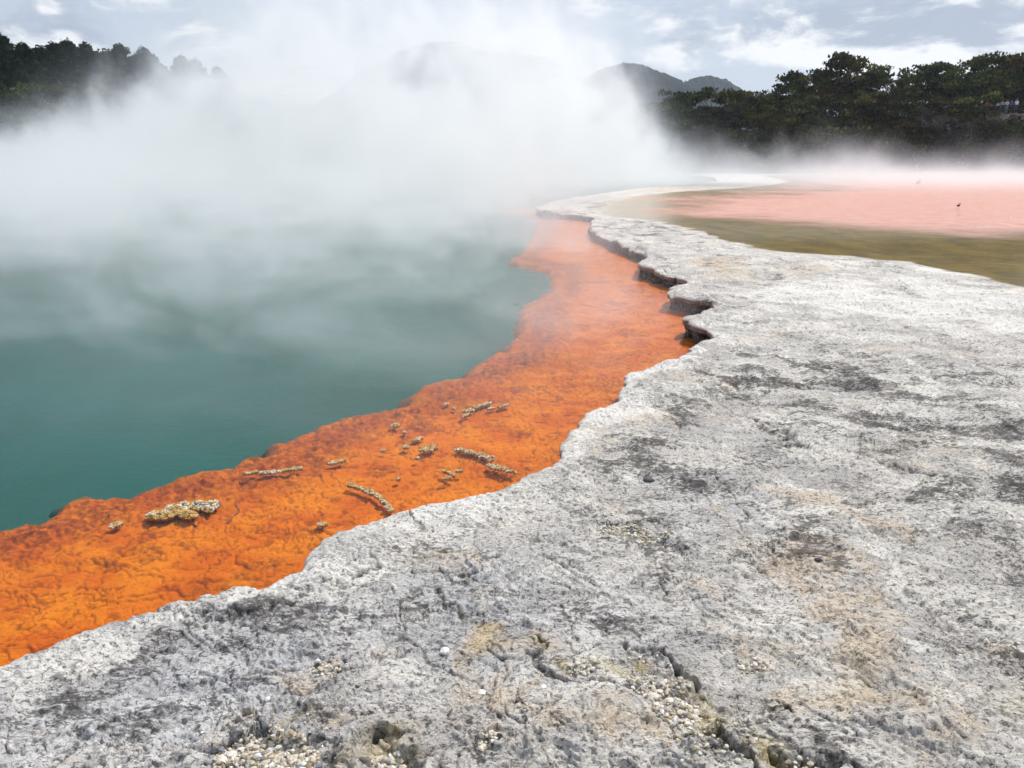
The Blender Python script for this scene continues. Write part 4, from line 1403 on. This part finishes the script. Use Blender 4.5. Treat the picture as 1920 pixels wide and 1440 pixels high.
CR = [([(837, 757)], 9, 'small round crust, farthest out near the shelf edge, left of the long row'), ([(851, 765)], 5, 'tiny crust just below right of the farthest small round one'),
      ([(890, 763), (907, 758), (920, 754)], 9, 'elongated yellowish crust at the top of the upper row'), ([(874, 770), (886, 768)], 9, 'short crust just below left of the upper elongated one'),
      ([(868, 781), (880, 775)], 7, 'lowest short crust of the upper slanting row'), ([(916, 766), (926, 764)], 6, 'tiny crust right below the upper elongated one'),
      ([(935, 763), (952, 758)], 7, 'rightmost small crust of the upper group'), ([(741, 797)], 10, 'small crust alone, upper left of the middle group'),
      ([(758, 810)], 11, 'round crust below right of the lone upper left one'), ([(776, 825), (790, 821)], 9, 'small crust above the widest round crust of the middle group'),
      ([(761, 837)], 10, 'small crust left of the widest round crust'), ([(718, 844)], 8, 'faint small crust left of the middle group'),
      ([(796, 843), (812, 838)], 15, 'widest round pale crust of the middle group'), ([(782, 858)], 7, 'tiny crust under the middle group'),
      ([(857, 840), (880, 847), (905, 853), (920, 859)], 11, 'long thick yellowish crust right of the middle group'), ([(914, 870), (935, 877), (966, 884)], 10, 'long crust nearest the pale rim at the right'),
      ([(617, 868), (645, 863)], 9, 'short bar-shaped crust between the middle group and the far left bars'), ([(526, 882), (565, 877)], 9, 'bar-shaped crust, longest of the left pair'),
      ([(486, 886), (514, 884)], 8, 'bar-shaped crust in the middle of the left row of three'), ([(462, 887), (480, 884)], 9, 'leftmost crust of the left row of three bars'),
      ([(653, 908), (687, 918), (710, 930), (724, 943), (733, 957)], 9, 'long curved crust running down to the pale rim'), ([(597, 983), (609, 982)], 8, 'small crust alone near the rim, below the left row'),
      ([(747, 897)], 6, 'tiny crust right of the curved one'), ([(830, 882), (842, 886), (852, 891)], 5, 'thin zigzag crust above the rim, middle part'), ([(832, 897), (843, 895)], 5, 'small thin crust under the zigzag one'),
      ([(856, 882), (866, 882)], 5, 'tiny pale crust right of the zigzag one'), ([(213, 985), (224, 980)], 12, 'small yellow crust left of the big mat')]
for i, (pts, wpx, lab) in enumerate(CR):
    crust(pts, wpx, lab, 70 + i)
# the big mat: several lobes grown together
rng = np.random.RandomState(5)
ctrs = []
for u, v, ru, rv, n in [(300, 963, 26, 7, 520), (330, 952, 22, 10, 640), (352, 962, 18, 7, 300), (372, 945, 22, 8, 520), (398, 943, 14, 6, 300), (345, 944, 12, 5, 120), (390, 953, 12, 4, 90), (285, 968, 10, 4, 120)]:
    a_, q_ = rng.uniform(0, 6.28, n), np.sqrt(rng.uniform(0, 1, n))
    for uu, vv, qq in zip(u + np.cos(a_) * q_ * ru, v + np.sin(a_) * q_ * rv, q_):
        x, y = P(uu, vv, .01)
        ctrs.append((x, y, -.001 + .018 * (1 - qq * qq) * rng.uniform(.4, 1.2)))
ctrs = np.array(ctrs)
V, F = pebbles(ctrs, .0080 * rng.uniform(.4, 1.2, len(ctrs)), rng, .9, .3)
V[:, 2] = np.where(V[:, 2] < np.repeat(ctrs[:, 2], len(ICV)) - .005, np.minimum(V[:, 2], -.014), V[:, 2])
tn = .5 + .5 * fbm(ctrs[:, 0], ctrs[:, 1], .16, 3, 8, .6) + rng.uniform(-.25, .3, len(ctrs))
org = V.mean(0) * (1, 1, 0)
o = mesh_np('mineral_mat', V - org, None, F, [M_crust], {'tone': np.repeat(np.clip(tn, 0, 1), len(ICV))}, shade=False)
o.location = org
tag(o, 'broad lumpy cream and grey mineral mat on the orange shelf, the largest crust', 'mineral crust', 'knobbly yellow crusts on the orange shelf')

# twigs lying under water
M_twig = simple('twig', (.20, .07, .025), .9, .3, 20)


def twig(pts, r, label):
    pw = [(*P(u, v, -.04), -.035) for u, v in pts]
    org = Vector(pw[0])
    c, f_, t_ = join_tubes([([tuple(Vector(p) - org) for p in pw], [r] * (len(pw) - 1) + [r * .6]), ([tuple(Vector(pw[-2]) - org), tuple(Vector(pw[-1]) - org + Vector((-.04, .05, .01)))], [r * .7, r * .4])])
    o = mesh_np('twig', [tuple(v_) for v_ in c], f_, t_, [M_twig])
    o.location = org
    tag(o, label, 'twig')


twig([(425, 985), (436, 973), (448, 962), (450, 952)], .007, 'forked reddish twig under water right of the big mineral mat')
twig([(357, 976), (363, 984), (368, 989)], .006, 'short pale twig under water just below the big mineral mat')
# scrap floating on the pool
bm = bmesh.new()
ring = [bm.verts.new((math.cos(a_) * .05 * (1 + .2 * math.sin(3 * a_)), math.sin(a_) * .022, .004 + .004 * math.cos(2 * a_))) for a_ in np.linspace(0, 6.28, 13)[:-1]]
cvt = bm.verts.new((0, 0, .012))
for i in range(12):
    bm.faces.new((ring[i], ring[(i + 1) % 12], cvt))
me = bpy.data.meshes.new('leaf')
bm.to_mesh(me)
me.materials.append(simple('leaf_brown', (.06, .08, .04), .7, .3))
o = bpy.data.objects.new('leaf', me)
COL.objects.link(o)
o.location = (*P(968, 571, 0), .003)
tag(o, 'small dark leaf floating alone on the teal water', 'leaf')

# ------------------------------------------------------------------ gravel in the hollows and loose stones
M_peb, t = mat('pebble')
tn_ = attr(t, 'tone')
pos = t.n('ShaderNodeNewGeometry').outputs['Position']
c = t.mix(t.ss(tn_, .0, .5), (.36, .29, .20), (.56, .50, .41))
c = t.mix(t.ss(tn_, .5, .9), c, (.72, .68, .62))
c = t.mix(t.ss(tn_, .94, .96), c, (.17, .19, .22))
surf(t, pbsdf(t, t.mix(.5, c, t.mix(t.noise(pos, 120, 3), (.35, .30, .2), (.9, .9, .9)), 'SOFT_LIGHT'), .85, .25))


def ground_z(x, y):
    return terrace(x.astype(np.float32), y.astype(np.float32), np.full(x.shape, .004, np.float32), None, False)


rng = np.random.RandomState(9)
AC, AR = [], []
for u, v, ru, rv, n, r0 in [(500, 1428, 98, 50, 3400, .0070), (722, 1424, 36, 26, 170, .0085), (912, 1396, 20, 17, 150, .006), (612, 1266, 26, 14, 150, .0055), (1165, 996, 52, 12, 420, .006), (1225, 1010, 36, 9, 180, .006),
                            (1270, 1330, 46, 32, 330, .0075), (1235, 1285, 60, 26, 240, .0065), (1410, 1232, 26, 13, 110, .0065), (1095, 1245, 30, 12, 90, .0075), (1500, 1432, 38, 16, 130, .0075), (990, 1334, 12, 9, 50, .005), (290, 1444, 44, 10, 80, .006),
                            (1330, 1390, 90, 50, 160, .006), (1180, 1260, 120, 50, 150, .005), (500, 1400, 150, 60, 260, .004), (1180, 1000, 130, 30, 200, .0045)]:
    a_, q_ = rng.uniform(0, 6.28, n), np.sqrt(rng.uniform(0, 1, n))
    g = [P(uu, vv, LIP) for uu, vv in zip(u + np.cos(a_) * q_ * ru, v + np.sin(a_) * q_ * rv)]
    AC += g
    AR += list(r0 * .8 * (.4 + 1.5 * rng.uniform(0, 1, n) ** 2.5))
AC, AR = np.array(AC), np.array(AR)
gz = ground_z(AC[:, 0], AC[:, 1])
ctr = np.stack([AC[:, 0], AC[:, 1], gz + AR * rng.uniform(.1, 1.0, len(AR))], 1)
V, F = pebbles(ctr, AR, rng, .7, .42)
o = mesh_np('gravel', V, None, F, [M_peb], {'tone': np.repeat(rng.uniform(0, 1, len(AR)), len(ICV))}, shade=False)
tag(o, 'loose cream gravel lying in the hollows of the terrace', None, None, 'stuff')


def stone(u, v, r, col, label, seed, flat=.6):
    rng = np.random.RandomState(seed)
    bm = bmesh.new()
    bmesh.ops.create_icosphere(bm, subdivisions=2, radius=r)
    for w_ in bm.verts:
        k_ = 1 + .28 * float(perlin(np.array([w_.co.x / r * 1.3 + seed]), np.array([w_.co.y / r * 1.3 + w_.co.z / r]))[0]) + rng.uniform(-.05, .05)
        w_.co = Vector((w_.co.x * k_ * 1.2, w_.co.y * k_ * .85, w_.co.z * k_ * flat))
    me = bpy.data.meshes.new('stone')
    bm.to_mesh(me)
    me.materials.append(simple('stone_grain', col, .9, .3, 60, .003))
    o = bpy.data.objects.new('stone', me)
    COL.objects.link(o)
    x, y = P(u, v, LIP)
    z = float(ground_z(np.array([x]), np.array([y]))[0])
    o.location = (x, y, z + r * flat * .35)
    o.rotation_euler = (0, 0, rng.uniform(0, 3))
    tag(o, label, 'stone', 'loose stones on the terrace')


for i, (u, v, r, c_, lab) in enumerate([
        (1533, 1060, .013, (.07, .07, .09), 'small dark grey stone alone on the tan crust at the right'),
        (833, 1206, .017, (.74, .73, .72), 'white flat stone in the middle of the grey foreground crust'), (902, 1276, .014, (.74, .73, .71), 'small white stone above the cluster of pebbles'),
        (1217, 892, .024, (.12, .12, .13), 'dark stone on the crust behind the gravel patch'), (487, 1387, .014, (.16, .18, .21), 'blue grey pebble at the top of the big gravel hollow'),
        (505, 1396, .015, (.62, .66, .68), 'large pale blue pebble in the big gravel hollow'), (1225, 1299, .017, (.66, .62, .55), 'angular cream stone beside the yellow crust'), (1256, 1302, .016, (.68, .65, .58), 'cream stone right of the angular one'),
        (1302, 1340, .018, (.66, .60, .50), 'largest cream stone in the yellow gully'), (502, 1316, .009, (.8, .78, .76), 'tiny white pebble beside a dark pit in the left foreground'), (1110, 1237, .015, (.62, .58, .46), 'flat pale stone lying on the yellow crust'),
        (596, 1244, .010, (.76, .74, .7), 'tiny cream pebble above the small gravel patch at left centre'), (735, 1408, .017, (.68, .62, .48), 'largest round pebble in the mossy hollow'), (1018, 1277, .012, (.75, .75, .74), 'small bright stone left of the yellow crust')]):
    stone(u, v, r, c_, lab, 40 + i)

# bubbles rising to the pool surface
rng = np.random.RandomState(3)
pts = []
for k in range(620):
    u, v = rng.normal(760, 190), rng.normal(560, 75)
    if v < 440 or u > 1040 or v > 760 + 0 * u: continue
    x, y = P(u, v, 0)
    if float(poly_sd(np.array([x]), np.array([y]), shelf_poly)[0]) > -.3: continue
    pts.append((x, y, .0))
pts = np.array(pts)
V, F = pebbles(pts, rng.uniform(.003, .008, len(pts)), rng, .6, .05)
m, t = mat('bubble')
surf(t, pbsdf(t, (.10, .24, .22), .3, .4))
tag(mesh_np('bubbles', V, None, F, [m]), 'tiny bubbles dotting the teal pool surface', None, None, 'stuff')
print('small things', time.time() - T0)

# ------------------------------------------------------------------ steam
class Fx:
    """math on geometry-node fields"""
    tree = None

    def __init__(self, s):
        self.s = s

    @staticmethod
    def op(o, *a, clamp=False):
        nd = Fx.tree.nodes.new('ShaderNodeMath')
        nd.operation = o
        nd.use_clamp = clamp
        for i, v in enumerate(a):
            if isinstance(v, Fx): Fx.tree.links.new(v.s, nd.inputs[i])
            else: nd.inputs[i].default_value = v
        return Fx(nd.outputs[0])

    def __add__(s, o): return Fx.op('ADD', s, o)
    def __radd__(s, o): return Fx.op('ADD', s, o)
    def __sub__(s, o): return Fx.op('SUBTRACT', s, o)
    def __rsub__(s, o): return Fx.op('SUBTRACT', o, s)
    def __mul__(s, o): return Fx.op('MULTIPLY', s, o)
    def __rmul__(s, o): return Fx.op('MULTIPLY', s, o)
    def __truediv__(s, o): return Fx.op('DIVIDE', s, o)

    def ss(s, a, b):
        nd = Fx.tree.nodes.new('ShaderNodeMapRange')
        nd.interpolation_type = 'SMOOTHSTEP'
        Fx.tree.links.new(s.s, nd.inputs['Value'])
        for k, v in (('From Min', a), ('From Max', b)):
            if isinstance(v, Fx): Fx.tree.links.new(v.s, nd.inputs[k])
            else: nd.inputs[k].default_value = v
        return Fx(nd.outputs['Result'])

    def curve(s, xs, ys):
        """piecewise-linear function"""
        out = Fx.op('ADD', 0.0, ys[0])
        for (x0, y0), (x1, y1) in zip(zip(xs[:-1], ys[:-1]), zip(xs[1:], ys[1:])):
            nd = Fx.tree.nodes.new('ShaderNodeMapRange')
            Fx.tree.links.new(s.s, nd.inputs['Value'])
            nd.inputs['From Min'].default_value = x0
            nd.inputs['From Max'].default_value = x1
            nd.inputs['To Min'].default_value = 0
            nd.inputs['To Max'].default_value = y1 - y0
            out = out + Fx(nd.outputs['Result'])
        return out


def fnoise(x, y, z, scale, detail, rough=.5, dist=0.0, sx=1, sy=1, sz=1, off=0.0):
    nd = Fx.tree.nodes.new('ShaderNodeCombineXYZ')
    for i, v in enumerate((x * sx + off, y * sy, z * sz)):
        Fx.tree.links.new(v.s, nd.inputs[i])
    n_ = Fx.tree.nodes.new('ShaderNodeTexNoise')
    Fx.tree.links.new(nd.outputs[0], n_.inputs['Vector'])
    n_.inputs['Scale'].default_value = scale
    n_.inputs['Detail'].default_value = detail
    n_.inputs['Roughness'].default_value = rough
    n_.inputs['Distortion'].default_value = dist
    return Fx(n_.outputs[0])


def steam_mat(name, aniso, col):
    m = bpy.data.materials.new(name)
    m.use_nodes = True
    m.node_tree.nodes.clear()
    t = NT(m.node_tree)
    o_ = t.n('ShaderNodeOutputMaterial')
    d = t.n('ShaderNodeAttribute', attribute_name='density').outputs['Fac']
    v = t.n('ShaderNodeVolumeScatter', {'Color': (*col, 1), 'Density': d, 'Anisotropy': aniso}).outputs[0]
    t.t.links.new(v, o_.inputs['Volume'])
    m.cycles.volume_step_rate = 1.0
    return m


def steam(name, lo, hi, res, fn, m, label):
    g = bpy.data.node_groups.new(name, 'GeometryNodeTree')
    g.interface.new_socket('Geometry', in_out='INPUT', socket_type='NodeSocketGeometry')
    g.interface.new_socket('Geometry', in_out='OUTPUT', socket_type='NodeSocketGeometry')
    Fx.tree = g
    ps = g.nodes.new('GeometryNodeInputPosition')
    sp_ = g.nodes.new('ShaderNodeSeparateXYZ')
    g.links.new(ps.outputs[0], sp_.inputs[0])
    x, y, z = (Fx(sp_.outputs[i]) for i in range(3))
    d = fn(x, y, z)
    vc = g.nodes.new('GeometryNodeVolumeCube')
    g.links.new(d.s, vc.inputs['Density'])
    vc.inputs['Min'].default_value = lo
    vc.inputs['Max'].default_value = hi
    for k, v in zip('XYZ', (int((b_ - a_) / res) for a_, b_ in zip(lo, hi))):
        vc.inputs['Resolution ' + k].default_value = v
    sm = g.nodes.new('GeometryNodeSetMaterial')
    sm.inputs['Material'].default_value = m
    g.links.new(vc.outputs[0], sm.inputs[0])
    go_ = g.nodes.new('NodeGroupOutput')
    g.links.new(sm.outputs[0], go_.inputs[0])
    vd = bpy.data.volumes.new(name)
    vd.materials.append(m)
    o = bpy.data.objects.new(name, vd)
    COL.objects.link(o)
    md = o.modifiers.new('steam', 'NODES')
    md.node_group = g
    tag(o, label, None, None, 'stuff')
    return o


M_steam = steam_mat('steam', .30, (.875, .905, .965))


def f_main(x, y, z):
    big = fnoise(x, y, z, .06, 2, .5, .0)
    n_ = fnoise(x, y, z, .21, 9, .66, 1.3, 1, .75, .8, 4.2)
    q_ = x * 58 / (y + 4) + (big - .5) * 12
    H = q_.curve([-50, -37, -33, -25, -21, -15, 0, 4, 8, 10.5, 12.5], [1.8, 2.6, 4.4, 8.5, 11.5, 17, 18, 15, 10.5, 6, 0])
    H = H * (y / 58.0)
    rel = z / (H + .3)
    env = 1 - rel.ss(.10, 1.40)
    thr = .66 - env * .23
    d = (n_ - thr).ss(0.0, .13) * env.ss(0, .5)
    lim = y.curve([14, 24, 35, 50, 60], [2.5, 5.0, 8.0, 10.5, 11.5])
    side = 1 - (q_ + (n_ - .5) * 16 - lim).ss(-2.6, .4)
    return (d * .155 + env * .005) * side * y.ss(14, 44) * (1 - y.ss(80, 93))


def f_near(x, y, z):
    wp = fnoise(x, y, z, .22, 2, .5, 0, 1, 1, 1, 5.0)
    n1 = fnoise(x + wp * 4, y - wp * 3, z, .75, 8, .66, 1.4, .6, 1.0, 1.1, 9.0)
    n2 = fnoise(x, y, z, .17, 2, .5, .3, 1, 1, 1, 2.0)
    H = y.curve([3, 8, 20, 30], [.40, 1.0, 2.4, 4.0]) * (.3 + n2 * 1.3)
    env = 1 - (z / H).ss(.1, 1.15)
    d = (n1 + n2 * .55 - .76).ss(0, .11) * env
    xr = y.curve([3, 5, 9, 18, 24, 30], [-.9, .5, 2.7, 2.6, 1.9, 2.2])
    side = 1 - (x - xr).ss(-1.8, .6)
    return (d * .32 + env * (.006 + .026 * y.ss(6, 20))) * side * y.ss(3.4, 9)


def f_lake(x, y, z):
    n1 = fnoise(x, y, z, .26, 7, .62, .7, 1, .8, .8, 31.0)
    n2 = fnoise(x, y, z, .085, 2, .5, .3, 1, .6, 0.2, 12.0)
    H = .8 + (n2 - .36).ss(0, .3) * 3.8
    H = H * x.curve([8, 20, 45, 60, 80], [1.6, 1.3, .95, .45, .35])
    rel = z / H
    env = 1 - rel.ss(.0, 1.2)
    d = (n1 - .62 + env * .34).ss(0, .20) * env
    low = (1 - z.ss(.2, 1.4)) * .007
    return (d * .068 + low) * y.ss(30, 62) * (1 - y.ss(92, 97)) * (x - y * .14).ss(-2, 3)


steam('steam', (-80, 13, .03), (22, 93, 24), .32, f_main, M_steam, 'great bank of white steam rising from the hot pool')
steam('steam', (-13, 3.2, .02), (3.6, 13, 1.6), .055, f_near, M_steam, 'thin wisps of steam drifting low over the near teal water')
steam('steam', (-24, 13, .02), (4.4, 30, 4.2), .12, f_near, M_steam, 'low steam over the middle of the teal pool')
steam('steam', (6, 38, .13), (92, 97, 8), .30, f_lake, M_steam, 'low curling steam over the far side of the pink lake')

# ------------------------------------------------------------------ air
hz = box_mesh('haze', [((0, 860, 95), (3640, 1900, 197), 0)], None)
m = bpy.data.materials.new('haze')
m.use_nodes = True
m.node_tree.nodes.clear()
t = NT(m.node_tree)
t.t.links.new(t.n('ShaderNodeVolumePrincipled', {'Color': (.78, .87, 1.0, 1), 'Density': .00018, 'Anisotropy': .2}).outputs[0], t.n('ShaderNodeOutputMaterial').inputs['Volume'])
hz.data.materials.clear()
hz.data.materials.append(m)
tag(hz, 'thin blue haze over the far hills', None, None, 'stuff')
print('done', time.time() - T0)
